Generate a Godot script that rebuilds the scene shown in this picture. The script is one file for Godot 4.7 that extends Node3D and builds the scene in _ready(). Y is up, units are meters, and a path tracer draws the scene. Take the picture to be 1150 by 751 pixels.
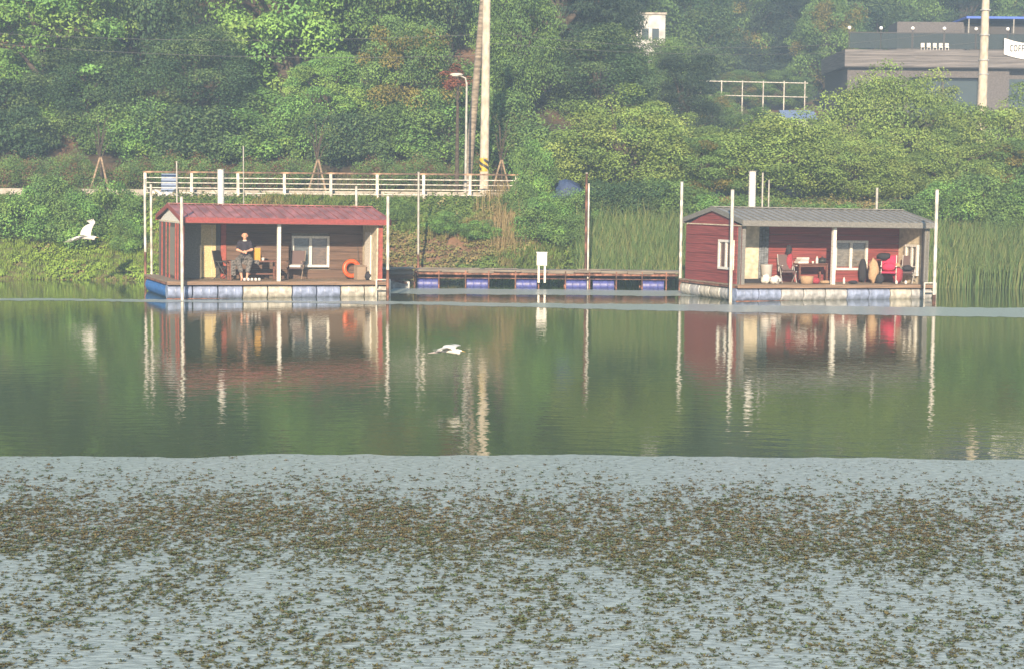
extends Node3D

const EYE := Vector3(0, 3.78, 0)
const FOCAL := 1920.0            # focal length in pixels of a 1150 x 751 picture
const PITCH := 0.0834            # radians down
const ROLL := 0.0087

var rng := RandomNumberGenerator.new()
var view_basis: Basis
var M := {}
var used := {}
var tex := {}
var tone := FastNoiseLite.new()


# ---------------------------------------------------------------- shapes
class Shape:
	var v := PackedVector3Array()
	var n := PackedVector3Array()
	var c := PackedColorArray()
	var ix := PackedInt32Array()
	var col := Color.WHITE

	func vert(p: Vector3, nn: Vector3) -> int:
		v.append(p); n.append(nn); c.append(col)
		return v.size() - 1

	func tri(a: Vector3, b: Vector3, d: Vector3) -> void:      # counter-clockwise seen from outside
		var nn := (b - a).cross(d - a).normalized()
		var i := vert(a, nn); vert(b, nn); vert(d, nn)
		ix.append_array(PackedInt32Array([i, i + 2, i + 1]))

	func quad(a: Vector3, b: Vector3, d: Vector3, e: Vector3) -> void:
		var nn := (d - a).cross(e - b).normalized()
		var i := vert(a, nn); vert(b, nn); vert(d, nn); vert(e, nn)
		ix.append_array(PackedInt32Array([i, i + 2, i + 1, i, i + 3, i + 2]))

	func box(at: Vector3, size: Vector3, b := Basis()) -> Shape:
		var h := size * 0.5
		var p := []
		for k in 8:
			p.append(at + b * Vector3(h.x if k & 1 else -h.x, h.y if k & 2 else -h.y, h.z if k & 4 else -h.z))
		quad(p[4], p[5], p[7], p[6]); quad(p[1], p[0], p[2], p[3])
		quad(p[5], p[1], p[3], p[7]); quad(p[0], p[4], p[6], p[2])
		quad(p[6], p[7], p[3], p[2]); quad(p[0], p[1], p[5], p[4])
		return self

	func span(a: Vector3, b: Vector3) -> Shape:               # box between two corners
		return box((a + b) * 0.5, (b - a).abs())

	func path(pts: Array, rad: Array, seg := 8, caps := true) -> Shape:
		var first := v.size()
		var side := Vector3.ZERO
		for k in pts.size():
			var t: Vector3 = (pts[mini(k + 1, pts.size() - 1)] - pts[maxi(k - 1, 0)]).normalized()
			if side == Vector3.ZERO:
				side = t.cross(Vector3.UP if absf(t.y) < 0.9 else Vector3.RIGHT).normalized()
			side = (side - t * side.dot(t)).normalized()
			var up := t.cross(side)
			for j in seg:
				var a := TAU * j / seg
				var d := side * cos(a) + up * sin(a)
				vert(pts[k] + d * rad[k], d)
			if k > 0:
				for j in seg:
					var i0 := first + (k - 1) * seg + j
					var i1 := first + (k - 1) * seg + (j + 1) % seg
					ix.append_array(PackedInt32Array([i0, i0 + seg, i1, i1, i0 + seg, i1 + seg]))
		if caps:
			for e in [0, pts.size() - 1]:
				var t: Vector3 = (pts[1] - pts[0]).normalized() if e == 0 else (pts[e] - pts[e - 1]).normalized()
				if e == 0: t = -t
				var ci := vert(pts[e], t)
				for j in seg:
					vert(v[first + e * seg + j], t)
				for j in seg:
					var a0 := ci + 1 + j
					var a1 := ci + 1 + (j + 1) % seg
					if e == 0: ix.append_array(PackedInt32Array([ci, a0, a1]))
					else: ix.append_array(PackedInt32Array([ci, a1, a0]))
		return self

	func tube(a: Vector3, b: Vector3, r0: float, r1 := -1.0, seg := 8) -> Shape:
		return path([a, b], [r0, r0 if r1 < 0 else r1], seg)

	func lathe(prof: Array, seg := 14, xf := Transform3D()) -> Shape:   # Vector2(radius, height)
		var first := v.size()
		for k in prof.size():
			var t: Vector2 = (prof[mini(k + 1, prof.size() - 1)] - prof[maxi(k - 1, 0)]).normalized()
			for j in seg:
				var a := TAU * j / seg
				vert(xf * Vector3(cos(a) * prof[k].x, prof[k].y, sin(a) * prof[k].x), (xf.basis * Vector3(cos(a) * t.y, -t.x, sin(a) * t.y)).normalized())
			if k > 0:
				for j in seg:
					var i0 := first + (k - 1) * seg + j
					var i1 := first + (k - 1) * seg + (j + 1) % seg
					ix.append_array(PackedInt32Array([i0, i1, i0 + seg, i1, i1 + seg, i0 + seg]))
		return self

	func prism(poly: PackedVector2Array, z0: float, z1: float, xf := Transform3D()) -> Shape:   # outline counter-clockwise in xy
		var t := Geometry2D.triangulate_polygon(poly)
		for k in range(0, t.size(), 3):
			var q := [poly[t[k]], poly[t[k + 1]], poly[t[k + 2]]]
			if (q[1] - q[0]).cross(q[2] - q[0]) < 0: q.reverse()
			tri(xf * Vector3(q[0].x, q[0].y, z1), xf * Vector3(q[1].x, q[1].y, z1), xf * Vector3(q[2].x, q[2].y, z1))
			tri(xf * Vector3(q[2].x, q[2].y, z0), xf * Vector3(q[1].x, q[1].y, z0), xf * Vector3(q[0].x, q[0].y, z0))
		for k in poly.size():
			var a := poly[k]
			var b := poly[(k + 1) % poly.size()]
			quad(xf * Vector3(a.x, a.y, z0), xf * Vector3(b.x, b.y, z0), xf * Vector3(b.x, b.y, z1), xf * Vector3(a.x, a.y, z1))
		return self

	func lump(at: Vector3, r: Vector3, rough := 0.15, sd := 1, seg := 14, rings := 9) -> Shape:   # an uneven rounded body
		var nz := FastNoiseLite.new()
		nz.seed = sd; nz.frequency = 1.3
		var first := v.size()
		for k in rings + 1:
			var th := PI * k / rings
			for j in seg:
				var a := TAU * j / seg
				var d := Vector3(sin(th) * cos(a), cos(th), sin(th) * sin(a))
				vert(at + d * r * (1.0 + rough * 2.0 * nz.get_noise_3dv(d)), (d / r).normalized())
			if k > 0:
				for j in seg:
					var i0 := first + (k - 1) * seg + j
					var i1 := first + (k - 1) * seg + (j + 1) % seg
					ix.append_array(PackedInt32Array([i0, i0 + seg, i1, i1, i0 + seg, i1 + seg]))
		return self

	func smooth() -> Shape:                                    # normals from the faces around each vertex
		for i in n.size(): n[i] = Vector3.ZERO
		for k in range(0, ix.size(), 3):
			var f := (v[ix[k + 2]] - v[ix[k]]).cross(v[ix[k + 1]] - v[ix[k]])
			for j in 3: n[ix[k + j]] += f
		for i in n.size(): n[i] = n[i].normalized() if n[i].length() > 0 else Vector3.UP
		return self

	func mesh(m: Material = null) -> ArrayMesh:
		var a := []
		a.resize(Mesh.ARRAY_MAX)
		a[Mesh.ARRAY_VERTEX] = v; a[Mesh.ARRAY_NORMAL] = n; a[Mesh.ARRAY_COLOR] = c; a[Mesh.ARRAY_INDEX] = ix
		var am := ArrayMesh.new()
		am.add_surface_from_arrays(Mesh.PRIMITIVE_TRIANGLES, a)
		if m: am.surface_set_material(0, m)
		return am


func shape() -> Shape:
	return Shape.new()


# ---------------------------------------------------------------- naming and placing
func numbered(called: String) -> String:
	if not used.has(called):
		used[called] = 0
		return called
	used[called] += 1
	return "%s_%03d" % [called, used[called]]


func tag(o: Node3D, label := "", category := "", group := "", kind := "") -> Node3D:
	if label: o.set_meta("label", label)
	if category: o.set_meta("category", category)
	if group: o.set_meta("group", group)
	if kind: o.set_meta("kind", kind)
	return o


func thing(called: String, label: String, category: String, where := Vector3.ZERO, turn := 0.0, group := "") -> Node3D:
	var o := Node3D.new()
	o.name = numbered(called)
	add_child(o)
	o.position = where
	o.rotation.y = turn
	return tag(o, label, category, group)


func part(called: String, s: Shape, m: Material, parent: Node3D, where := Vector3.ZERO) -> MeshInstance3D:
	return inst(called, s.mesh(m), parent, where)


func inst(called: String, mesh: Mesh, parent: Node3D, where := Vector3.ZERO) -> MeshInstance3D:
	var o := MeshInstance3D.new()
	o.name = called
	o.mesh = mesh
	parent.add_child(o, true)
	o.position = where
	return o


func solo(called: String, s: Shape, m: Material, label := "", category := "", group := "", kind := "", where := Vector3.ZERO, turn := 0.0) -> MeshInstance3D:
	var o := MeshInstance3D.new()
	o.name = numbered(called)
	o.mesh = s.mesh(m)
	add_child(o)
	o.position = where
	o.rotation.y = turn
	tag(o, label, category, group, kind)
	return o


func at(px: float, py: float, depth: float) -> Vector3:      # the point seen at that pixel, so many metres away
	var d := view_basis * Vector3((px - 575.0) / FOCAL, (375.5 - py) / FOCAL, -1.0)
	return EYE + d * (depth / -d.z)


func on_ground(px: float, depth: float) -> Vector3:
	var p := at(px, 215, depth)
	p.y = height(p.x, depth)
	return p


# ---------------------------------------------------------------- materials
func noise_tex(called: String, freq: float, lo: float, hi: float, stretch := Vector2.ONE, size := 256, octaves := 4) -> ImageTexture:
	if tex.has(called): return tex[called]
	var nz := FastNoiseLite.new()
	nz.seed = called.hash() % 1000
	nz.frequency = freq
	nz.fractal_octaves = octaves
	nz.noise_type = FastNoiseLite.TYPE_SIMPLEX_SMOOTH
	var src := nz.get_seamless_image(int(size * stretch.x), int(size * stretch.y))
	src.convert(Image.FORMAT_RF)
	src.resize(size, size, Image.INTERPOLATE_BILINEAR)
	var im := Image.create(size, size, false, Image.FORMAT_RGB8)
	for y in size:
		for x in size:
			var t := clampf((src.get_pixel(x, y).r - 0.5) * 1.35 + 0.5, 0, 1)
			var g := lerpf(lo, hi, t)
			im.set_pixel(x, y, Color(g, g, g))
	im.generate_mipmaps()
	tex[called] = ImageTexture.create_from_image(im)
	return tex[called]


func mat(called: String, lin: Color, rough := 0.7, grain := "", scale := Vector3.ONE) -> StandardMaterial3D:
	var m := StandardMaterial3D.new()
	m.resource_name = called
	m.albedo_color = Color(lin.r, lin.g, lin.b).linear_to_srgb()
	m.roughness = rough
	if grain:
		m.albedo_texture = tex[grain]
		m.uv1_triplanar = true
		m.uv1_world_triplanar = true
		m.uv1_scale = scale
	M[called] = m
	return m


func leaf_mat(called: String, through: Color) -> void:
	var m := StandardMaterial3D.new()
	m.resource_name = called
	m.vertex_color_use_as_albedo = true
	m.roughness = 0.75
	m.metallic_specular = 0.2
	m.backlight_enabled = true
	m.backlight = through.linear_to_srgb()
	m.cull_mode = BaseMaterial3D.CULL_DISABLED
	M[called] = m


func make_materials() -> void:
	noise_tex("mottle", 0.02, 0.74, 1.0)
	noise_tex("stain", 0.015, 0.68, 1.0, Vector2.ONE, 256, 6)
	noise_tex("fine", 0.08, 0.75, 1.0)
	noise_tex("streak", 0.02, 0.6, 1.0, Vector2(0.25, 3.0))
	noise_tex("blotch", 0.012, 0.35, 1.0, Vector2.ONE, 256, 5)
	mat("red_roof", Color(0.40, 0.15, 0.15), 0.5, "stain", Vector3(0.45, 0.2, 0.2))
	mat("red_fascia", Color(0.30, 0.058, 0.055), 0.5, "fine", Vector3(0.6, 0.6, 0.6))
	mat("red_frame", Color(0.33, 0.07, 0.05), 0.6, "mottle", Vector3(1, 1, 1))
	mat("red_siding", Color(0.30, 0.062, 0.058), 0.6, "streak", Vector3(0.4, 1.5, 0.4))
	mat("brown_siding", Color(0.165, 0.098, 0.068), 0.65, "streak", Vector3(0.4, 1.5, 0.4))
	mat("grey_roof", Color(0.25, 0.24, 0.22), 0.55, "mottle", Vector3(0.5, 0.5, 0.5))
	mat("grey_fascia", Color(0.21, 0.2, 0.185), 0.5, "fine", Vector3(0.6, 0.6, 0.6))
	mat("dark_panel", Color(0.07, 0.065, 0.062), 0.5, "fine", Vector3(0.8, 0.8, 0.8))
	mat("grey_panel", Color(0.22, 0.205, 0.17), 0.6, "fine", Vector3(0.8, 0.8, 0.8))
	mat("cream", Color(0.62, 0.54, 0.40), 0.6, "mottle", Vector3(0.7, 0.7, 0.7))
	mat("cream_door", Color(0.62, 0.5, 0.27), 0.5, "fine", Vector3(0.7, 0.7, 0.7))
	mat("white_paint", Color(0.78, 0.75, 0.69), 0.5, "fine", Vector3(0.7, 0.7, 0.7))
	mat("white_steel", Color(0.70, 0.66, 0.59), 0.5, "stain", Vector3(0.9, 0.5, 0.9))
	mat("pale_steel", Color(0.42, 0.40, 0.36), 0.5, "mottle", Vector3(0.9, 0.6, 0.9))
	mat("rust_steel", Color(0.30, 0.13, 0.085), 0.8, "blotch", Vector3(0.9, 0.6, 0.9))
	mat("rust_rail", Color(0.42, 0.25, 0.16), 0.75, "blotch", Vector3(0.5, 0.5, 0.5))
	mat("deck_wood", Color(0.32, 0.235, 0.165), 0.8, "streak", Vector3(0.6, 1.2, 1.6))
	mat("deck_edge", Color(0.29, 0.185, 0.125), 0.8, "streak", Vector3(0.5, 2, 0.5))
	mat("old_wood", Color(0.26, 0.22, 0.18), 0.85, "streak", Vector3(0.5, 2, 1.2))
	mat("table_wood", Color(0.21, 0.085, 0.06), 0.6, "streak", Vector3(0.6, 2, 0.6))
	mat("barrel_blue", Color(0.06, 0.135, 0.36), 0.42, "mottle", Vector3(1.1, 1.1, 1.1))
	mat("barrel_faded", Color(0.30, 0.36, 0.54), 0.35, "stain", Vector3(1.1, 0.9, 1.1))
	mat("barrel_cream", Color(0.58, 0.55, 0.49), 0.35, "stain", Vector3(1.1, 0.9, 1.1))
	mat("barrel_grey", Color(0.46, 0.46, 0.47), 0.38, "stain", Vector3(1.1, 0.9, 1.1))
	mat("barrel_violet", Color(0.055, 0.07, 0.29), 0.45, "mottle", Vector3(1.1, 1.1, 1.1))
	mat("bright_blue", Color(0.03, 0.14, 0.42), 0.5, "mottle", Vector3(0.9, 0.9, 0.9))
	mat("concrete", Color(0.44, 0.40, 0.35), 0.85, "mottle", Vector3(0.4, 0.4, 0.4))
	mat("pole_concrete", Color(0.58, 0.50, 0.40), 0.8, "mottle", Vector3(0.6, 0.3, 0.6))
	mat("brace_pole", Color(0.33, 0.27, 0.21), 0.85, "streak", Vector3(1, 0.4, 1))
	mat("yellow_paint", Color(0.60, 0.42, 0.03), 0.5, "fine", Vector3.ONE)
	mat("black_paint", Color(0.03, 0.03, 0.03), 0.5)
	mat("road", Color(0.36, 0.32, 0.28), 0.9, "mottle", Vector3(0.3, 0.3, 0.3))
	mat("lifebuoy", Color(0.68, 0.12, 0.03), 0.4, "fine", Vector3(2, 2, 2))
	mat("curtain", Color(0.40, 0.34, 0.28), 0.9, "streak", Vector3(3, 0.6, 3))
	mat("room_wall", Color(0.34, 0.30, 0.25), 0.9, "fine", Vector3(0.7, 0.7, 0.7))
	mat("slate_curtain_and_reflection", Color(0.20, 0.22, 0.25), 0.9, "streak", Vector3(3, 0.6, 3))  # curtain cloth on the grey cabin, painted pane reflection on the red roofed one
	mat("orange_reflection", Color(0.30, 0.17, 0.11), 0.9, "streak", Vector3(3, 0.6, 3))  # brownish reflection painted behind the right pane of the red roofed cabin
	mat("cardboard", Color(0.33, 0.25, 0.19), 0.9, "fine", Vector3(2, 2, 2))
	mat("tan_cloth", Color(0.46, 0.31, 0.19), 0.95, "mottle", Vector3(3, 3, 3))
	mat("pink_cloth", Color(0.62, 0.03, 0.10), 0.9, "mottle", Vector3(3, 3, 3))
	mat("red_cloth", Color(0.34, 0.04, 0.06), 0.9, "mottle", Vector3(3, 3, 3))
	mat("black_cloth", Color(0.025, 0.022, 0.028), 0.9, "mottle", Vector3(3, 3, 3))
	mat("maroon_mesh", Color(0.13, 0.085, 0.085), 0.85, "fine", Vector3(4, 4, 4))
	mat("white_plastic", Color(0.76, 0.72, 0.68), 0.5, "fine", Vector3(2, 2, 2))
	mat("yellow_box", Color(0.62, 0.33, 0.05), 0.5, "fine", Vector3(2, 2, 2))
	mat("grey_metal", Color(0.35, 0.34, 0.33), 0.4)
	mat("skin", Color(0.55, 0.29, 0.20), 0.55)
	mat("hair", Color(0.035, 0.03, 0.028), 0.7)
	mat("navy_shirt", Color(0.022, 0.018, 0.03), 0.9)
	mat("camo", Color(0.24, 0.22, 0.21), 0.95, "blotch", Vector3(5, 5, 5))
	mat("bark", Color(0.10, 0.075, 0.055), 0.95, "streak", Vector3(1.2, 0.4, 1.2))
	mat("stake_wood", Color(0.36, 0.26, 0.17), 0.9, "streak", Vector3(1, 0.5, 1))
	mat("egret_white", Color(0.52, 0.50, 0.47), 0.8)
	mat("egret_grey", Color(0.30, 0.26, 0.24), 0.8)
	mat("beak", Color(0.45, 0.30, 0.10), 0.5)
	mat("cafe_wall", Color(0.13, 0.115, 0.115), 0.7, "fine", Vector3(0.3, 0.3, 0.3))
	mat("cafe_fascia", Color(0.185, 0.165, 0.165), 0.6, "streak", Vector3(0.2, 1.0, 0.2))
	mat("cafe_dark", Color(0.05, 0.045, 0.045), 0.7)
	mat("awning_blue", Color(0.05, 0.12, 0.50), 0.6)
	mat("white_wall", Color(0.62, 0.62, 0.62), 0.8, "mottle", Vector3(0.2, 0.2, 0.2))
	mat("window_dark", Color(0.05, 0.07, 0.08), 0.15)
	mat("banner", Color(0.78, 0.77, 0.75), 0.8)
	mat("banner_ink", Color(0.06, 0.06, 0.07), 0.8)
	mat("globe", Color(0.80, 0.80, 0.78), 0.3)
	mat("wire", Color(0.10, 0.10, 0.10), 0.8)
	mat("blue_tarp", Color(0.03, 0.055, 0.13), 0.7, "mottle", Vector3(1, 1, 1))
	mat("blue_board", Color(0.20, 0.27, 0.44), 0.6, "fine", Vector3(1, 1, 1))
	for g in [["glass", Color(0.12, 0.13, 0.13), 0.2], ["terrace_glass", Color(0.035, 0.046, 0.045), 0.75]]:
		var m: StandardMaterial3D = mat(g[0], g[1], 0.05)
		m.transparency = BaseMaterial3D.TRANSPARENCY_ALPHA
		m.albedo_color.a = g[2]
	leaf_mat("leaf", Color(0.05, 0.08, 0.015))
	leaf_mat("blade", Color(0.05, 0.07, 0.015))
	leaf_mat("floating_leaf", Color(0.02, 0.025, 0.008))

	# calm murky water and the scummy, wind-ruffled skin that drifts on it
	var nz := FastNoiseLite.new()
	nz.seed = 4; nz.frequency = 0.012; nz.fractal_octaves = 4; nz.fractal_gain = 0.55
	nz.noise_type = FastNoiseLite.TYPE_SIMPLEX_SMOOTH
	var im := nz.get_seamless_image(1024, 1024)
	im.convert(Image.FORMAT_RGBA8)
	im.bump_map_to_normal_map(12.0)
	tex["ripple"] = ImageTexture.create_from_image(im)
	var w := mat("water", Color(0.046, 0.064, 0.025), 0.015)
	w.normal_enabled = true
	w.normal_texture = tex.ripple
	w.normal_scale = 0.036
	w.uv1_triplanar = true
	w.uv1_world_triplanar = true
	w.uv1_scale = Vector3(0.085, 1, 0.2)
	w.metallic_specular = 0.5
	var s := mat("scum", Color(0.345, 0.40, 0.385), 0.28, "fine", Vector3(0.3, 1, 0.75))
	s.normal_enabled = true
	s.normal_texture = tex.ripple
	s.normal_scale = 0.35
	s.metallic_specular = 0.35


# ---------------------------------------------------------------- land
func height(x: float, z: float) -> float:                     # z: metres away from the camera
	var shore := 70.2 + 0.6 * tone.get_noise_2d(x * 3.0, 7.0) + (0.6 if x > 12 else 0.0)
	var t := clampf((z - shore) / 4.6, -0.6, 1.0)
	var y := 3.35 * (t if t < 0 else t * (1.5 - 0.5 * t)) + 0.12 * tone.get_noise_2d(x * 14.0, z * 14.0) * clampf(t, 0, 1)
	if z > 76.0:
		var left := smoothstep(6.0, -5.0, x - 4.0 - (z - 85.0) * 0.05)
		var hl := clampf(z - 82.0, 0, 40.0) * 0.5
		var hr := clampf(z - 84.0, 0, 60) * 0.15 + maxf(0, z - 148.0) * 0.5
		y += lerpf(hr, maxf(hl, hr), left) + 1.2 * tone.get_noise_2d(x * 2.0, z * 2.0) * clampf((z - 84.0) / 10.0, 0, 1)
	return minf(y, 75.0)


func make_land() -> void:
	var s := shape()
	var zs := []
	var z := 66.0
	while z < 330.0:
		zs.append(z)
		z += 0.35 if z < 77 else (1.2 if z < 100 else 6.0)
	var nx := 150
	var grass := Color(0.085, 0.105, 0.035)
	var soil := Color(0.20, 0.115, 0.07)
	var litter := Color(0.065, 0.05, 0.03)
	for a in zs.size():
		for k in nx + 1:
			var u := float(k) / nx * 2.0 - 1.0
			var x: float = u * (34.0 + (zs[a] - 66.0) * 0.75)
			var patch := tone.get_noise_2d(x * 5.0 + 40.0, zs[a] * 9.0)
			s.col = grass.lerp(soil, smoothstep(0.02, 0.3, patch))
			if zs[a] > 82.0: s.col = litter.lerp(soil, smoothstep(-0.05, 0.25, patch))
			s.vert(Vector3(x, height(x, zs[a]), -zs[a]), Vector3.UP)
	for a in zs.size() - 1:
		for k in nx:
			var i := a * (nx + 1) + k
			s.ix.append_array(PackedInt32Array([i, i + nx + 1, i + 1, i + 1, i + nx + 1, i + nx + 2]))
	s.smooth()
	var m := StandardMaterial3D.new()
	m.vertex_color_use_as_albedo = true
	m.roughness = 0.95
	m.albedo_texture = tex.mottle
	m.uv1_triplanar = true
	m.uv1_world_triplanar = true
	m.uv1_scale = Vector3(0.6, 0.6, 0.6)
	solo("ground", s, m, "grassy bank and wooded slope rising behind the pond", "ground", "", "structure")


func sheet(xs: Array, near: Callable, far: Callable, y: float) -> Shape:
	var s := shape()
	for k in xs.size():
		s.vert(Vector3(xs[k], y, -near.call(xs[k])), Vector3.UP)
		s.vert(Vector3(xs[k], y, -far.call(xs[k])), Vector3.UP)
		if k > 0:
			var i := 2 * k - 2
			s.ix.append_array(PackedInt32Array([i, i + 1, i + 2, i + 2, i + 1, i + 3]))
	return s


func make_water() -> void:
	solo("water", shape().span(Vector3(-90, -0.6, -73.5), Vector3(90, 0, 20)), M.water, "calm dark green pond mirroring the far bank", "water", "", "structure")
	var edge := FastNoiseLite.new()
	edge.seed = 12; edge.frequency = 0.5; edge.fractal_octaves = 5
	var xs := []
	for k in 901: xs.append(-18.0 + k * 0.04)
	var far_edge := func(x: float) -> float:
		return 24.35 + 0.25 * edge.get_noise_1d(x * 0.25) + 0.14 * edge.get_noise_1d(x * 2.0 + 50.0) - 0.5 * smoothstep(-3.4, -4.6, x) + 0.12 * sin(x * 0.7)
	solo("water_film", sheet(xs, func(_x: float) -> float: return 8.0, far_edge, 0.004), M.scum, "pale grey green film lying over the near water", "water film", "", "structure")
	var wide := []
	for k in 1401: wide.append(-28.0 + k * 0.04)
	var thick := func(x: float) -> float: return lerpf(1.1, 4.6, smoothstep(-8.0, 16.0, x))
	var near2 := func(x: float) -> float: return lerpf(57.0, 53.2, smoothstep(-8, 16, x)) + 0.5 * edge.get_noise_1d(x * 0.5 + 90.0) + 0.35 * edge.get_noise_1d(x * 3.0)
	var far2 := func(x: float) -> float: return lerpf(57.0, 53.2, smoothstep(-8, 16, x)) + thick.call(x) + 0.5 * edge.get_noise_1d(x * 0.7 + 190.0) + 0.35 * edge.get_noise_1d(x * 3.0 + 30.0)
	solo("water_film", sheet(wide, near2, far2, 0.004), M.scum, "narrow pale streak of film in front of the cabin floats", "water film", "", "structure")
	var mid := []
	for k in 321: mid.append(-4.6 + k * 0.04)
	var near3 := func(x: float) -> float: return 62.6 + 0.5 * edge.get_noise_1d(x * 0.7 + 290.0) + 0.3 * edge.get_noise_1d(x * 4.0)
	var far3 := func(x: float) -> float: return 66.1 + 0.3 * edge.get_noise_1d(x * 0.7 + 390.0) + 0.2 * edge.get_noise_1d(x * 4.0 + 60.0)
	solo("water_film", sheet(mid, near3, far3, 0.004), M.scum, "pale film on the water in front of the jetty", "water film", "", "structure")


# ---------------------------------------------------------------- plants
func leaf(s: Shape, p: Vector3, nn: Vector3, length: float, width: float) -> void:
	var t := nn.cross(Vector3(rng.randf_range(-1, 1), rng.randf_range(-1, 1), rng.randf_range(-1, 1)))
	if t.length_squared() < 0.001: t = Vector3.RIGHT
	t = t.normalized()
	var b := nn.cross(t) * (width * 0.5)
	t *= length * 0.5
	var i := s.v.size()
	s.v.append(p - t); s.v.append(p + b); s.v.append(p + t); s.v.append(p - b)
	for k in 4:
		s.n.append(nn); s.c.append(s.col)
	s.ix.append_array(PackedInt32Array([i, i + 1, i + 2, i, i + 2, i + 3]))


# a tree's meshes: o holds r (half width), h (crown height), lift (clear trunk), clumps, per, size, colours, flat
func grow(sd: int, o: Dictionary) -> Dictionary:
	rng.seed = sd
	var s := shape()
	var wood := shape()
	var r: float = o.r
	var h: float = o.h
	var lift: float = o.lift
	var top := lift + h
	var lean := Vector3(rng.randf_range(-0.3, 0.3), 0, rng.randf_range(-0.3, 0.3))
	var tr: float = o.get("trunk", 0.035 * (r + h))
	wood.path([Vector3(0, -0.3, 0), Vector3(0, lift * 0.5, 0) + lean * 0.3, Vector3(0, lift + h * 0.3, 0) + lean, Vector3(0, lift + h * 0.75, 0) + lean * 1.3], [tr * 1.25, tr, tr * 0.7, tr * 0.2], 7)
	var nz := FastNoiseLite.new()
	nz.seed = sd; nz.frequency = 0.9
	var mid := Vector3(0, lift + h * o.get("belly", 0.45), 0)
	for k in int(o.clumps):
		var d := Vector3(rng.randf_range(-1, 1), rng.randf_range(-0.75, 1), rng.randf_range(-1, 1))
		while d.length() > 1.0 or d.length() < 0.2:
			d = Vector3(rng.randf_range(-1, 1), rng.randf_range(-0.75, 1), rng.randf_range(-1, 1))
		var reach := d.length()
		d = d.normalized()
		reach = lerpf(0.45, 1.0, pow(reach, 0.5)) * (0.86 + 0.5 * nz.get_noise_3dv(d * 1.6))
		var p := mid + Vector3(d.x * r, d.y * (top - mid.y if d.y > 0 else mid.y - lift), d.z * r) * reach
		if o.get("cone", 0.0) > 0.0:
			var ty := rng.randf()
			var a := rng.randf() * TAU
			var rr := r * (1.0 - ty * float(o.cone)) * lerpf(0.3, 1.0, sqrt(rng.randf()))
			p = Vector3(cos(a) * rr, lift + h * ty - rr * 0.15, sin(a) * rr)
		var cr: float = r * rng.randf_range(0.18, 0.34) * o.get("clump", 1.0)
		var fl: float = o.flat * rng.randf_range(0.8, 1.25)
		if k % 5 == 0 and o.get("limbs", true):
			var root := Vector3(0, lerpf(lift * 0.8, p.y, 0.45), 0) + lean * 0.6
			wood.path([root, root.lerp(p, 0.5) + Vector3(0, 0.12 * r, 0), p], [tr * 0.38, tr * 0.22, tr * 0.07], 5, false)
		var colors: Array = o.colors
		var base: Color = colors[rng.randi() % colors.size()] * rng.randf_range(0.75, 1.3)
		var tilt := Basis(Vector3(rng.randf_range(-1, 1), 0, rng.randf_range(-1, 1)).normalized(), rng.randf_range(0, 0.5))
		for j in int(o.per * 3.2):
			var e := Vector3(rng.randfn(), rng.randfn() + 0.55, rng.randfn()).normalized()
			var q := p + tilt * (e * Vector3(1, fl, 1)) * cr * sqrt(rng.randf_range(0.25, 1.25))
			var nn := (e * 0.7 + Vector3(rng.randfn() * 0.5, 0.55 + rng.randfn() * 0.5, rng.randfn() * 0.5)).normalized()
			s.col = base * rng.randf_range(0.85, 1.15)
			var ls: float = o.size * 0.58 * rng.randf_range(0.7, 1.35)
			leaf(s, q, nn, ls, ls * float(o.get("slim", 0.6)))
	var crown := s.mesh(M.leaf)
	var bb := crown.get_aabb()
	return {"crown": crown, "wood": wood.mesh(M.bark), "h": bb.end.y, "r": (bb.size.x + bb.size.z) * 0.25}


func plant(kind: Dictionary, called: String, label: String, category: String, group: String, where: Vector3, wide: float, tall: float, turn: float) -> Node3D:
	var t := thing(called, label, category, where, turn, group)
	inst("trunk" if category == "tree" else "stem", kind.wood, t)
	inst("crown" if category == "tree" else "foliage", kind.crown, t)
	t.scale = Vector3(wide / (2.0 * kind.r), tall / kind.h, wide / (2.0 * kind.r))
	return t


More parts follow.
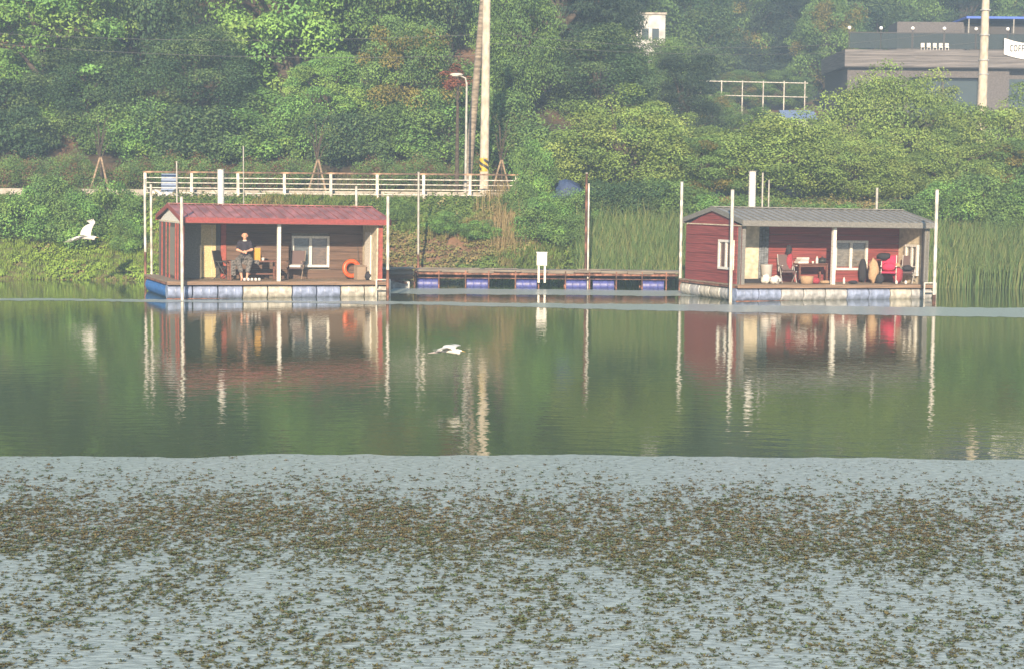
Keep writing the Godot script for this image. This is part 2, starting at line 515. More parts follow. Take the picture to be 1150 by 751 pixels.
func make_trees() -> void:
	var K := {}
	var dark := [Color(0.055, 0.1, 0.045), Color(0.07, 0.115, 0.05), Color(0.045, 0.085, 0.042), Color(0.09, 0.135, 0.05)]
	var bright := [Color(0.145, 0.27, 0.065), Color(0.17, 0.3, 0.07), Color(0.12, 0.24, 0.065), Color(0.2, 0.31, 0.075)]
	var olive := [Color(0.165, 0.24, 0.062), Color(0.19, 0.265, 0.068), Color(0.14, 0.21, 0.058), Color(0.215, 0.275, 0.075)]
	var mids := [Color(0.1, 0.17, 0.052), Color(0.125, 0.2, 0.055), Color(0.085, 0.145, 0.05)]
	var pine := [Color(0.036, 0.06, 0.038), Color(0.044, 0.068, 0.042), Color(0.032, 0.052, 0.035)]
	K.dark = [grow(11, {"r": 3.6, "h": 7.0, "lift": 0.4, "clumps": 110, "per": 125, "size": 0.21, "colors": dark, "flat": 0.6}),
		grow(12, {"r": 3.4, "h": 7.6, "lift": 0.4, "clumps": 120, "per": 110, "size": 0.24, "colors": dark, "flat": 0.7})]
	K.bright = [grow(21, {"r": 3.5, "h": 7.0, "lift": 0.8, "clumps": 85, "per": 130, "size": 0.28, "colors": bright, "flat": 0.45, "slim": 0.5}),
		grow(22, {"r": 3.3, "h": 7.4, "lift": 0.8, "clumps": 85, "per": 130, "size": 0.28, "colors": bright, "flat": 0.5, "slim": 0.5})]
	K.olive = [grow(31, {"r": 3.4, "h": 5.6, "lift": 0.2, "clumps": 130, "per": 135, "size": 0.19, "colors": olive, "flat": 0.5, "clump": 0.95, "belly": 0.4}),
		grow(32, {"r": 3.6, "h": 5.4, "lift": 0.2, "clumps": 130, "per": 135, "size": 0.19, "colors": olive, "flat": 0.52, "clump": 0.95, "belly": 0.4})]
	K.mid = [grow(41, {"r": 3.3, "h": 6.6, "lift": 0.4, "clumps": 115, "per": 110, "size": 0.23, "colors": mids, "flat": 0.55}),
		grow(42, {"r": 3.2, "h": 6.0, "lift": 0.4, "clumps": 115, "per": 110, "size": 0.23, "colors": mids + [Color(0.16, 0.14, 0.04)], "flat": 0.5})]
	K.pine = [grow(51, {"r": 3.2, "h": 9.5, "lift": 0.6, "clumps": 150, "per": 95, "size": 0.32, "slim": 0.3, "colors": pine, "flat": 0.36, "cone": 0.6}),
		grow(52, {"r": 3.4, "h": 8.5, "lift": 0.6, "clumps": 150, "per": 95, "size": 0.32, "slim": 0.3, "colors": pine, "flat": 0.4, "cone": 0.5})]
	K.bush = [grow(61, {"r": 1.4, "h": 1.9, "lift": 0.05, "clumps": 70, "per": 75, "size": 0.15, "colors": bright + mids, "flat": 0.7, "belly": 0.35, "clump": 1.25, "trunk": 0.05}),
		grow(62, {"r": 1.4, "h": 1.7, "lift": 0.05, "clumps": 70, "per": 75, "size": 0.15, "colors": mids, "flat": 0.7, "belly": 0.35, "clump": 1.25, "trunk": 0.05}),
		grow(63, {"r": 1.4, "h": 1.8, "lift": 0.05, "clumps": 70, "per": 75, "size": 0.16, "colors": dark, "flat": 0.7, "belly": 0.35, "clump": 1.25, "trunk": 0.05})]
	K.hedge = [grow(71, {"r": 1.5, "h": 1.2, "lift": 0.05, "clumps": 70, "per": 70, "size": 0.12, "colors": mids + [Color(0.16, 0.09, 0.055)], "flat": 0.7, "belly": 0.4, "clump": 1.2, "trunk": 0.05})]
	K.red = [grow(81, {"r": 0.6, "h": 1.6, "lift": 5.8, "clumps": 16, "per": 45, "size": 0.16, "colors": [Color(0.24, 0.09, 0.055), Color(0.2, 0.075, 0.05)], "flat": 0.8, "trunk": 0.07, "clump": 1.4})]

	# [kind, variant, pixel of the middle, depth, width, height, label]
	var big := [
		["bright", 0, 48, 89.0, 10.5, 9.6, "bright green layered tree leaning over the brown bank patch"],
		["dark", 0, 150, 93.0, 10.0, 13.0, "tall dark green tree between two bright green crowns"],
		["dark", 1, 225, 87.5, 7.4, 6.4, "rounded dull green tree low in front of taller trees"],
		["bright", 1, 320, 91.0, 10.0, 12.5, "tall bright green tree above the railed walkway"],
		["mid", 0, 408, 93.0, 9.0, 11.5, "mid green tree beside the tall bright green tree"],
		["mid", 1, 455, 87.0, 6.4, 6.8, "bushy tree with yellowing leaves behind the railed walkway"],
		["mid", 0, 580, 90.0, 5.6, 8.4, "green tree close behind the concrete utility pole"],
		["dark", 0, 500, 97.0, 9.5, 13.0, "dark tree behind the street lamp and brace pole"],
		["dark", 1, 100, 88.0, 6.5, 5.6, "low dark tree above the reddish soil of the bank"],
		["bright", 0, 372, 87.5, 5.0, 5.0, "small fresh green tree behind the middle of the railing"],
		["pine", 0, 628, 100.0, 8.6, 15.5, "tall dark evergreen beside the white house on the hill"],
		["mid", 0, 735, 110.0, 6.0, 5.6, "mid green tree hiding the foot of the white house"],
		["pine", 1, 668, 113.0, 6.4, 10.0, "narrow dark evergreen overlapping the white house wall"],
		["pine", 1, 655, 103.0, 7.6, 12.0, "dark broad evergreen in front of the white house"],
		["pine", 1, 768, 97.0, 5.4, 6.6, "small dark evergreen standing behind the round olive tree"],
		["dark", 1, 672, 92.0, 7.5, 6.0, "dark tree on the slope between utility pole and olive tree"],
		["olive", 0, 698, 78.0, 8.2, 5.5, "round olive green tree above the reeds beside the jetty"],
		["olive", 1, 868, 79.0, 9.4, 4.6, "wide olive green tree behind the grey roofed cabin"],
		["olive", 1, 1006, 86.0, 9.6, 7.2, "tall olive green tree in front of the dark cafe"],
		["olive", 0, 1134, 81.0, 7.6, 5.9, "olive green tree under the lone pole by the cafe"],
		["olive", 0, 782, 85.0, 5.2, 4.3, "smaller olive tree filling the gap between two wider ones"],
		["olive", 1, 930, 84.0, 5.2, 4.2, "smaller olive tree beside the tall one before the cafe"],
		["mid", 1, 925, 134.0, 7.0, 8.5, "hazy light green tree beside the cafe's windowless end"],
		["mid", 0, 880, 132.0, 5.0, 3.4, "low hazy tree under the right half of the white fence"],
		["mid", 1, 832, 133.0, 5.0, 3.4, "low hazy tree under the left half of the white fence"],
		["mid", 0, 845, 102.0, 5.0, 3.3, "dark green tree below the white hillside fence"],
		["mid", 1, 795, 108.0, 4.6, 3.4, "leafy tree at the left end of the white fence"],
		["olive", 0, 1070, 78.5, 6.0, 3.6, "leafy green tree above the reeds by the grey roofed cabin"],
		["mid", 1, 1150, 78.0, 4.6, 3.2, "leafy green tree at the edge of the tall reeds"],
		["olive", 0, 962, 78.0, 6.4, 3.8, "low olive tree just behind the grey roof ridge"],
		["mid", 1, 790, 78.0, 5.0, 3.2, "low leafy tree behind the left gable of the grey roofed cabin"],
	]
	var i := 0
	for b in big:
		var at_ := on_ground(b[2], b[3])
		at_.y -= 0.1
		plant(K[b[0]][b[1]], "pine_tree" if b[0] == "pine" else "leafy_tree", b[6], "tree", "", at_, b[4], b[5], i * 1.9)
		i += 1
	rng.seed = 77
	var spots := []
	for px in range(-140, 640, 72):
		spots.append([px + rng.randf_range(-20, 20), 106.0 + rng.randf_range(-3, 3)])
	for px in range(-120, 640, 84):
		spots.append([px + rng.randf_range(-20, 20), 117.0 + rng.randf_range(-3, 3)])
	for px in [-110, -45, 640, 668, 700, 735, 770]:
		spots.append([px, 97.0 if px < 0 else 134.0])
	for sp in spots:
		var at_ := on_ground(sp[0], sp[1])
		var kind: String = ["dark", "dark", "mid", "pine", "dark"][rng.randi() % 5]
		plant(K[kind][rng.randi() % 2], "woodland_tree", "dark green woodland tree on the slope behind the walkway", "tree", "woodland trees on the slope", at_, rng.randf_range(9.0, 12.0), rng.randf_range(10.0, 13.0), rng.randf() * TAU)
	for row in [[149.0, 0], [159.0, 0], [171.0, 0], [185.0, 0], [202.0, 0]]:
		var n := 16
		for k in n:
			var px := 690.0 + (k + rng.randf_range(0.1, 0.9)) * 540.0 / n
			var d: float = row[0] + rng.randf_range(-5, 5)
			var kind: String = ["dark", "mid", "pine", "pine"][rng.randi() % 4]
			plant(K[kind][rng.randi() % 2], "hillside_tree", "hazy tree on the far wooded hillside", "tree", "hazy trees on the far hillside", on_ground(px, d), rng.randf_range(8.0, 11.5), rng.randf_range(8.0, 12.0), rng.randf() * TAU)
	for px in [921, 930]:
		var p := on_ground(px, 152.0)
		var s := shape()
		s.path([Vector3(0, -0.3, 0), Vector3(0.1, 5, 0), Vector3(-0.1, 10.5, 0)], [0.22, 0.18, 0.1], 7)
		var t := thing("bare_trunked_pine", "tall pine with a pale bare trunk above the hillside fence", "tree", p, 0, "pale trunked pines")
		part("trunk", s, M.pole_concrete, t)
		var cr := inst("crown", K.pine[1].crown, t, Vector3(0, 5.5, 0))
		cr.scale = Vector3(0.7, 0.7, 0.7)
	for sp in [[20, 86.0, "below the leaning bright green tree"], [130, 86.5, "above the bare staked sapling"], [175, 85.6, "above the clipped shrubs left of the railing end"], [265, 85.5, "behind the thick white pole"], [345, 86.2, "behind the forked sapling"], [390, 85.4, "right of the forked sapling"], [500, 85.5, "behind the street lamp foot"], [560, 86.0, "behind the tripod sapling by the utility pole"], [610, 84.0, "between the utility pole and the round olive tree"], [300, 88.5, "under the tall bright green tree"], [75, 89.0, "over the reddish soil"], [-2, 88.0, "under the lowest limb of the leaning bright green tree"], [522, 91.0, "high on the slope behind the leaning brace pole"], [440, 86.0, "under the yellowing tree"], [215, 85.4, "under the rounded dull green tree"]]:
		plant(K.bush[rng.randi() % 3], "understorey_bush", "dark leafy bush " + sp[2], "bush", "bushes at the foot of the wood", on_ground(sp[0], sp[1]), rng.randf_range(4.6, 6.2), rng.randf_range(2.6, 3.6), rng.randf() * TAU)
	for sp in [[8, 82.8], [48, 82.9], [84, 83.0], [150, 83.0], [190, 83.2], [230, 83.0], [285, 83.0], [330, 83.2], [430, 83.2], [480, 83.4], [525, 83.2], [-30, 82.9]]:
		plant(K.hedge[0], "hedge_shrub", "low clipped shrub with brown stems along the path", "shrub", "clipped shrubs along the path", on_ground(sp[0], sp[1]), rng.randf_range(2.8, 3.5), rng.randf_range(1.5, 1.9), rng.randf() * TAU)
	# shrubs on the pond bank
	for sp in [[34, 71.8, 3.6, 2.5, 0, "big light green bush above the bright grass"], [84, 71.5, 3.2, 2.5, 0, "light green bush right behind the flying egret"], [122, 72.0, 3.0, 2.5, 0, "light green bush nearest the steel stair"], [60, 72.9, 2.8, 2.0, 1, "darker bush between the two light green bushes on the path edge"], [-12, 72.0, 3.0, 2.0, 1, "dark green bush at the end of the bush row"], [142, 71.2, 2.0, 1.5, 0, "low light green bush close to the blue barrels"], [-46, 72.2, 3.4, 2.4, 0, "light green bush beyond the dark one in the row"]]:
		plant(K.bush[sp[4]], "bank_bush", sp[5], "bush", "bushes on the bank beside the red roofed cabin", on_ground(sp[0], sp[1]), sp[2], sp[3], rng.randf() * TAU)
	for sp in [[598, 75.0, 2.6, 2.9, 0, "tall bush at the end of the white railing"], [618, 72.6, 2.4, 1.6, 0, "bush under the dark blue tarpaulin"], [608, 71.8, 3.0, 1.8, 0, "broad bush behind the white box on the jetty"], [652, 72.6, 2.8, 1.7, 0, "dark bush behind the rust brown pole"], [676, 73.2, 3.2, 1.8, 2, "dark bush under the round olive tree above the reeds"], [586, 73.2, 2.0, 1.5, 1, "small bush beside the dry reeds"], [715, 73.4, 3.4, 1.7, 2, "dark bush in the shade of the round olive tree"], [752, 73.6, 3.4, 1.7, 1, "bush above the reeds near the jetty corner pole"], [640, 71.6, 2.4, 1.4, 1, "low bush at the water's edge by the jetty"], [445, 73.0, 1.8, 1.1, 1, "small bush above the ladder end of the red roofed cabin"], [500, 72.2, 2.2, 1.0, 0, "small light bush above the gangway end of the jetty"], [540, 71.8, 2.2, 0.9, 0, "low light bush below the dry reeds"]]:
		plant(K.bush[sp[4]], "bank_bush", sp[5], "bush", "bushes on the bank behind the jetty", on_ground(sp[0], sp[1]), sp[2], sp[3], rng.randf() * TAU)
	for sp in [[1068, 73.6, 3.6, 2.0, 0, "light bush behind the ladder pole of the grey roofed cabin"], [1110, 73.8, 3.6, 2.2, 1, "mid green bush above the tall reeds"], [1148, 73.8, 3.6, 2.2, 0, "light green bush above the tall reeds"], [1185, 74.6, 3.6, 2.8, 1, "green bush past the tall reeds"], [800, 72.8, 3.4, 1.7, 0, "light bush behind the red gable peak"], [850, 72.8, 3.4, 1.6, 1, "bush behind the thick white pole and grey roof"], [900, 72.8, 3.4, 1.6, 1, "bush behind the middle of the grey roof"], [955, 72.8, 3.4, 1.6, 0, "light bush behind the grey roof ridge"], [1010, 72.8, 3.4, 1.7, 1, "bush behind the open end of the grey roof"], [1130, 73.0, 2.8, 1.6, 1, "low bush half sunk in the tall reeds"]]:
		plant(K.bush[sp[4]], "bank_bush", sp[5], "bush", "bushes behind the grey roofed cabin", on_ground(sp[0], sp[1]), sp[2], sp[3], rng.randf() * TAU)
	plant(K.red[0], "withered_tree", "slim tree with a withered rust red top beside the street lamp", "tree", "", on_ground(513, 79.0), 1.9, 6.3, 0.4)

	# young trees held by stakes
	for sp in [[113, 82.0, "young bare tree tied to a tripod of stakes by the brown bank", 4.2], [357, 80.5, "young forked tree with pale stakes behind the railed walkway", 4.4], [563, 79.5, "young leafy tree in a tripod of stakes beside the utility pole", 3.8]]:
		rng.seed = int(sp[0])
		var p := on_ground(sp[0], sp[1])
		p.y = maxf(p.y, 3.3)
		var t := thing("staked_sapling", sp[2], "tree", p)
		var w := shape()
		var tw := shape()
		w.path([Vector3(0, -0.2, 0), Vector3(0.02, 1.2, 0), Vector3(-0.05, 2.2, 0)], [0.06, 0.05, 0.035], 6)
		for k in 9:
			var a := k * 2.4
			var q := Vector3(cos(a) * 0.55, 2.6 + 0.16 * k, sin(a) * 0.5)
			w.path([Vector3(-0.04, 1.6 + 0.07 * k, 0), q * Vector3(0.5, 0.93, 0.5), q], [0.03, 0.02, 0.008], 5, false)
			for j in 22 if sp[0] > 500 else 9:
				tw.col = Color(0.08, 0.1, 0.035) * rng.randf_range(0.7, 1.3)
				leaf(tw, q + Vector3(rng.randfn(), rng.randfn(), rng.randfn()) * 0.22, Vector3(rng.randfn(), 1, rng.randfn()).normalized(), 0.16, 0.09)
		part("trunk", w, M.bark, t)
		part("crown", tw, M.leaf, t)
		for k in 3:
			var a := 0.6 + TAU * k / 3
			part("stake", shape().tube(Vector3(cos(a) * 0.62, -0.1, sin(a) * 0.62), Vector3(cos(a) * 0.03, 1.85, sin(a) * 0.03), 0.055, 0.05, 6), M.stake_wood, t)


func blades(count: int, tall: float, spread: float, width: float, bend: float, sd: int) -> ArrayMesh:
	rng.seed = sd
	var s := shape()
	for k in count:
		var a := rng.randf() * TAU
		var p := Vector3(rng.randfn(), 0, rng.randfn()) * spread
		var out := Vector3(cos(a), 0, sin(a))
		var b := Vector3(-sin(a), 0, cos(a)) * width
		var h := tall * rng.randf_range(0.5, 1.1)
		var lean := bend * rng.randf_range(0.15, 1.9)
		var m := p + Vector3(0, h * 0.6, 0) + out * h * lean * 0.3
		var e := p + Vector3(0, h * rng.randf_range(0.85, 1.0), 0) + out * h * lean
		s.col = Color.WHITE * rng.randf_range(0.75, 1.0)
		var nn := (out + Vector3(0, 0.6, 0)).normalized()
		var i := s.v.size()
		for q in [p - b, p + b, m + b * 0.8, m - b * 0.8, e]: s.vert(q, nn)
		s.ix.append_array(PackedInt32Array([i, i + 1, i + 2, i, i + 2, i + 3, i + 3, i + 2, i + 4]))
	return s.mesh(M.blade)


func scatter(called: String, label: String, category: String, mesh: Mesh, places: Array) -> void:   # places: [Transform3D, Color]
	var mm := MultiMesh.new()
	mm.transform_format = MultiMesh.TRANSFORM_3D
	mm.use_colors = true
	mm.mesh = mesh
	mm.instance_count = places.size()
	for k in places.size():
		mm.set_instance_transform(k, places[k][0])
		mm.set_instance_color(k, places[k][1])
	var o := MultiMeshInstance3D.new()
	o.multimesh = mm
	o.name = numbered(called)
	add_child(o)
	tag(o, label, category, "", "stuff")


func stand(p: Vector3, size: float, squash := 1.0) -> Transform3D:
	return Transform3D(Basis(Vector3.UP, rng.randf() * TAU).scaled(Vector3(size, size * squash, size)), p)


func make_ground_cover() -> void:
	var tuft := blades(20, 0.24, 0.16, 0.014, 0.8, 5)
	rng.seed = 55
	var wd := shape()
	for k in 34:
		var e := Vector3(rng.randfn(), absf(rng.randfn()) * 0.8, rng.randfn()).normalized()
		wd.col = Color.WHITE * rng.randf_range(0.7, 1.0)
		leaf(wd, e * Vector3(0.24, 0.26, 0.24) * sqrt(rng.randf_range(0.2, 1.0)), (e + Vector3(rng.randfn(), 0.8 + rng.randfn(), rng.randfn()) * 0.5).normalized(), rng.randf_range(0.08, 0.15), 0.06)
	var weed := wd.mesh(M.blade)
	var weeds := []
	var reed := blades(16, 1.7, 0.18, 0.014, 0.3, 6)
	rng.seed = 9
	var places := []
	for k in 24000:
		var x := rng.randf_range(-27, 25)
		var z := rng.randf_range(69.8, 76.0)
		var y := height(x, z)
		if y < -0.05 or (z > 74.6 and x < 1.0 and rng.randf() < 0.7): continue
		var pn := tone.get_noise_2d(x * 5.0 + 40.0, z * 9.0)
		if pn > 0.16 and x > -11.0 and rng.randf() < 0.6: continue
		var c := Color(0.14, 0.20, 0.05).lerp(Color(0.10, 0.16, 0.04), rng.randf())
		if x < -11.0 and z < 73.5: c = c.lerp(Color(0.24, 0.36, 0.06), 0.75)
		if pn > 0.02 and x > -11.0: c = c.lerp(Color(0.26, 0.19, 0.09), rng.randf_range(0.2, 0.9))
		if rng.randf() < 0.08: c = Color(0.25, 0.22, 0.10)
		var low := 0.6 if x < -11.0 else 1.0
		var clear := tone.get_noise_2d(x * 9.0 + 300.0, z * 14.0)
		if clear > -0.06: weeds.append([stand(Vector3(x, y - 0.02, -z), rng.randf_range(0.6, 1.5), rng.randf_range(0.6, 1.2)), c])
		else: places.append([stand(Vector3(x, y - 0.02, -z), rng.randf_range(0.6, 1.5) * low, rng.randf_range(0.7, 1.2)), c])
	for k in 1500:                                           # verge behind the walkway
		var x := rng.randf_range(-30, 14)
		var z := rng.randf_range(81.6, 84.5)
		places.append([stand(Vector3(x, height(x, z), -z), rng.randf_range(0.6, 1.2)), Color(0.12, 0.13, 0.05)])
	scatter("bank_grass", "green and straw coloured grass covering the bank slope", "grass", tuft, places)
	scatter("bank_weeds", "low leafy weeds spreading over the bank slope", "weeds", weed, weeds)
	rng.seed = 19
	places = []
	for k in 2600:
		var px := rng.randf_range(655, 800) if k % 5 < 2 else rng.randf_range(1040, 1215)
		if k % 11 == 0: px = rng.randf_range(800, 1040)
		var z := rng.randf_range(69.6, 72.2)
		var p := on_ground(px, z)
		p.y = maxf(p.y, -0.1)
		places.append([stand(p, rng.randf_range(0.75, 1.2)), Color(0.085, 0.15, 0.05).lerp(Color(0.24, 0.25, 0.10), pow(rng.randf(), 3.0))])
	scatter("green_reeds", "tall green reeds standing along the water's edge", "reeds", reed, places)
	places = []
	for k in 70:
		var px := 572.0 + rng.randfn() * 13.0
		var z := rng.randf_range(71.2, 74.6)
		places.append([stand(on_ground(px, z), rng.randf_range(0.5, 0.85)), Color(0.34, 0.25, 0.13).lerp(Color(0.26, 0.22, 0.1), rng.randf())])
	scatter("dry_reeds", "patch of dry straw coloured reeds on the bank", "reeds", reed, places)

	# floating water plants
	rng.seed = 29
	var ros := shape()
	for k in 6:
		var a := TAU * k / 6 + rng.randf_range(-0.3, 0.3)
		var out := Vector3(cos(a), 0, sin(a))
		var b := Vector3(-sin(a), 0, cos(a))
		var up := rng.randf_range(0.05, 0.75)
		var r := rng.randf_range(0.7, 1.1)
		ros.col = Color.WHITE * rng.randf_range(0.7, 1.0)
		var nn := (Vector3(0, 1, 0) - out * up * 0.6).normalized()
		var i := ros.v.size()
		for q in [out * 0.12, out * r * 0.6 + b * 0.34 * r + Vector3(0, up * 0.32, 0), out * r + Vector3(0, up * 0.6, 0), out * r * 0.6 - b * 0.34 * r + Vector3(0, up * 0.32, 0)]: ros.vert(q, nn)
		ros.ix.append_array(PackedInt32Array([i, i + 2, i + 1, i, i + 3, i + 2]))
	var pad := ros.mesh(M.floating_leaf)
	places = []
	var cl := FastNoiseLite.new()
	cl.seed = 8; cl.frequency = 0.55; cl.fractal_octaves = 4
	for k in 150000:
		var z := rng.randf_range(11.5, 23.9)
		var x := rng.randf_range(-0.34, 0.34) * z
		var band := smoothstep(23.2, 19.3, z) * lerpf(1.0, smoothstep(14.4, 18.4, z), 0.62) * lerpf(1.0, 0.6, smoothstep(3.0, 6.0, x))
		band += 0.09 * smoothstep(24.0, 22.5, z)
		var m := cl.get_noise_2d(x * 1.3, z * 0.55) * 0.7 + 0.5 * cl.get_noise_2d(x * 5.0 + 70.0, z * 3.0)
		var dens := band * clampf(0.46 + 1.0 * m + 0.4 * smoothstep(16.4, 18.5, z) * smoothstep(22.0, 19.6, z), 0.06, 1.0)
		if rng.randf() > dens * 0.66: continue
		var c := Color(0.085, 0.096, 0.044).lerp(Color(0.135, 0.105, 0.055), clampf(rng.randf() * 0.9 + 0.5 * smoothstep(17, 19, z) - 0.2, 0, 1)) * rng.randf_range(0.6, 1.35)
		if rng.randf() < 0.25: c = Color(0.085, 0.115, 0.06) * rng.randf_range(0.7, 1.3)
		places.append([stand(Vector3(x, 0.006, -z), 0.013 + 0.04 * pow(rng.randf(), 1.7), rng.randf_range(0.6, 1.5)), c])
	var bits := []
	for k in 26000:
		var z := rng.randf_range(12.0, 24.2)
		var x := rng.randf_range(-0.34, 0.34) * z
		if rng.randf() > 0.35 + 0.9 * cl.get_noise_2d(x * 2.0 + 40.0, z * 1.2): continue
		bits.append([stand(Vector3(x, 0.005, -z), rng.randf_range(0.008, 0.024), rng.randf_range(0.3, 1.0)), Color(0.10, 0.105, 0.06) * rng.randf_range(0.5, 1.6)])
	scatter("floating_specks", "tiny bits of weed speckling the film on the near water", "water weed", pad, bits)
	scatter("floating_leaves", "brown and green water plants floating across the near water", "water plants", pad, places)


# ---------------------------------------------------------------- walkway, poles and lamp on the bank
func make_bank_furniture() -> void:
	solo("road", shape().span(Vector3(-45, 3.2, -82.0), Vector3(20, 3.42, -75.95)), M.road, "pale path running behind the railing", "path", "", "structure")
	solo("concrete_kerb", shape().span(Vector3(-45, 2.6, -75.9), Vector3(0.9, 3.72, -75.6)), M.concrete, "low pale concrete edge wall below the path", "wall")
	var r := thing("walkway_railing", "white steel railing with rusty top rail along the walkway", "railing", Vector3(-16.1, 3.3, -75.0))
	var post := shape().box(Vector3(0, 0.6, 0), Vector3(0.12, 1.2, 0.12)).mesh(M.white_steel)
	for k in 9: inst("post", post, r, Vector3(k * 2.03, -0.05, 0))
	for y in [0.28, 0.5, 0.72, 0.94]: part("rail", shape().tube(Vector3(0, y, 0.02), Vector3(16.3, y, 0.02), 0.025, -1, 6), M.white_steel, r)
	part("top_rail", shape().box(Vector3(8.15, 1.19, 0), Vector3(16.5, 0.07, 0.1)), M.rust_rail, r)
	part("end_rail", shape().box(Vector3(0, 1.19, -0.6), Vector3(0.1, 0.07, 1.1)), M.rust_rail, r)
	# slab under the walkway and the steel stair at its end
	solo("walkway_slab", shape().span(Vector3(-16.4, 3.05, -75.55), Vector3(0.4, 3.25, -74.7)), M.concrete, "thin concrete slab carrying the white railing", "slab")
	var st := thing("steel_stair", "white steel stair frame going down the bank beside the railing", "stair", Vector3(-16.3, 0.9, -74.2))
	for x in [-0.25, 0.25]:
		part("stringer", shape().tube(Vector3(x, -0.4, 0.5), Vector3(x, 2.3, -0.3), 0.03, -1, 6), M.pale_steel, st)
		part("upright", shape().tube(Vector3(x, -0.6, -0.3), Vector3(x, 2.3, -0.3), 0.025, -1, 6), M.pale_steel, st)
	for k in 7:
		var t := k / 7.0
		part("step", shape().box(Vector3(0, -0.2 + 2.4 * t, 0.44 - 0.71 * t), Vector3(0.5, 0.03, 0.14)), M.pale_steel, st)
	for k in 3:
		part("brace", shape().tube(Vector3(-0.25, 0.1 + k * 0.7, -0.3), Vector3(0.25, 0.7 + k * 0.7, -0.3), 0.015, -1, 5), M.pale_steel, st)
	# bags and a blue board behind the rail
	var b := solo("blue_board", shape().box(Vector3(0, 0.5, 0), Vector3(0.72, 1.0, 0.05), Basis(Vector3.RIGHT, -0.15)), M.blue_board, "pale blue board leaning behind the white railing", "board")
	b.position = at(190, 219, 75.4); b.position.y = 3.42
	var i := 0
	for q in [[175, 0.3, 0.24], [186, 0.27, 0.2], [196, 0.25, 0.17]]:
		var p := at(q[0], 220, 74.8)
		p.y = 3.25
		solo("white_sack", shape().lump(Vector3(0, q[2] * 0.85, 0), Vector3(q[1], q[2], 0.22), 0.22, 5 + i), M.white_plastic, "white sack lying at the foot of the railing", "sack", "white sacks under the railing", "", p)
		i += 1

	# concrete utility pole, its brace and the lamp
	var up := thing("utility_pole", "tall concrete utility pole with yellow and black warning band", "utility pole", Vector3(-1.32, 3.3, -77.0))
	part("pole", shape().tube(Vector3.ZERO, Vector3(0.08, 10.6, 0), 0.21, 0.165, 14), M.pole_concrete, up)
	var band := shape().tube(Vector3(0, 1.35, 0), Vector3(0, 1.95, 0), 0.212, 0.211, 18)
	var bd := part("warning_band", band, M.yellow_paint, up)
	for k in 3:
		var s := shape()
		for j in 10:
			var a0 := TAU * (k / 3.0 + j * 0.06)
			var a1 := a0 + TAU * 0.06
			var y0 := 1.36 + j * 0.045
			var P := func(a: float, y: float) -> Vector3: return Vector3(cos(a) * 0.217, y, sin(a) * 0.217)
			s.quad(P.call(a1, y0 + 0.045), P.call(a0, y0), P.call(a0, y0 + 0.14), P.call(a1, y0 + 0.185))
		part("stripe", s, M.black_paint, bd)
	part("crossarm", shape().box(Vector3(0.08, 10.2, 0), Vector3(1.8, 0.1, 0.1)), M.grey_metal, up)
	for x in [-0.7, 0.0, 0.86]: part("insulator", shape().tube(Vector3(x, 10.25, 0), Vector3(x, 10.45, 0), 0.05, 0.03, 8), M.globe, up)
	solo("brace_pole", shape().tube(Vector3(-0.85, -0.2, 0), Vector3(-0.05, 10.0, 0), 0.19, 0.14, 12), M.brace_pole, "weathered brown pole leaning against the concrete utility pole", "pole", "", "", Vector3(-1.3, 3.3, -77.6))
	var lp := thing("street_lamp", "slim grey street lamp with short arm beside the leaning pole", "street lamp", Vector3(-2.12, 3.05, -75.9))
	part("foot", shape().tube(Vector3.ZERO, Vector3(0, 0.32, 0), 0.14, 0.11, 10), M.white_steel, lp)
	part("mast", shape().tube(Vector3(0, 0.3, 0), Vector3(0.03, 5.5, 0), 0.065, 0.045, 8), M.pale_steel, lp)
	part("arm", shape().path([Vector3(0.03, 5.4, 0), Vector3(-0.03, 5.68, 0), Vector3(-0.3, 5.8, 0)], [0.04, 0.035, 0.03], 7), M.pale_steel, lp)
	var hd := part("head", shape().lump(Vector3(-0.42, 5.83, 0), Vector3(0.3, 0.07, 0.12), 0.03, 3), M.white_steel, lp)
	part("lens", shape().lump(Vector3(-0.45, 5.785, 0), Vector3(0.2, 0.04, 0.09), 0.0, 3), M.globe, hd)

	var p3 := thing("utility_pole", "pale utility pole with bands rising beside the dark cafe", "utility pole", on_ground(1100, 95.0))
	var p3t := at(1108, -12, 95.0) - p3.position
	part("pole", shape().tube(Vector3.ZERO, p3t, 0.3, 0.2, 14), M.pole_concrete, p3)
	for y in [0.52, 0.60, 0.74, 0.88]:
		part("band", shape().tube(p3t * y, p3t * (y + 0.008), 0.29, 0.29, 14), M.grey_metal, p3)
	var wl := 0
	for w in [[at(-60, 34, 84.0), at(531, 39, 77.0), 0.35, "thin cable crossing the wood to the utility pole"], [at(-60, 44, 84.0), at(541, 62, 77.0), 0.4, "second lower cable crossing the wood to the utility pole"], [at(545, 36, 77.0), at(1102, 30, 95.0), 0.9, "cable strung between the two utility poles"], [at(545, 48, 77.0), at(1102, 47, 95.0), 0.6, "lower cable strung between the two utility poles"]]:
		var pts := []
		var rad := []
		for k in 25:
			var t := k / 24.0
			pts.append((w[0] as Vector3).lerp(w[1], t) - Vector3(0, 4.0 * w[2] * t * (1.0 - t), 0))
			rad.append(0.009)
		solo("overhead_cable", shape().path(pts, rad, 5), M.wire, w[3], "cable")
		wl += 1
	var tp := solo("blue_tarp", shape().lump(Vector3(0, 0.6, 0), Vector3(0.7, 0.66, 0.4), 0.3, 4, 22, 14), M.blue_tarp, "dark blue tarpaulin bundle half hidden by bank bushes", "tarpaulin")
	tp.position = on_ground(638, 73.7)


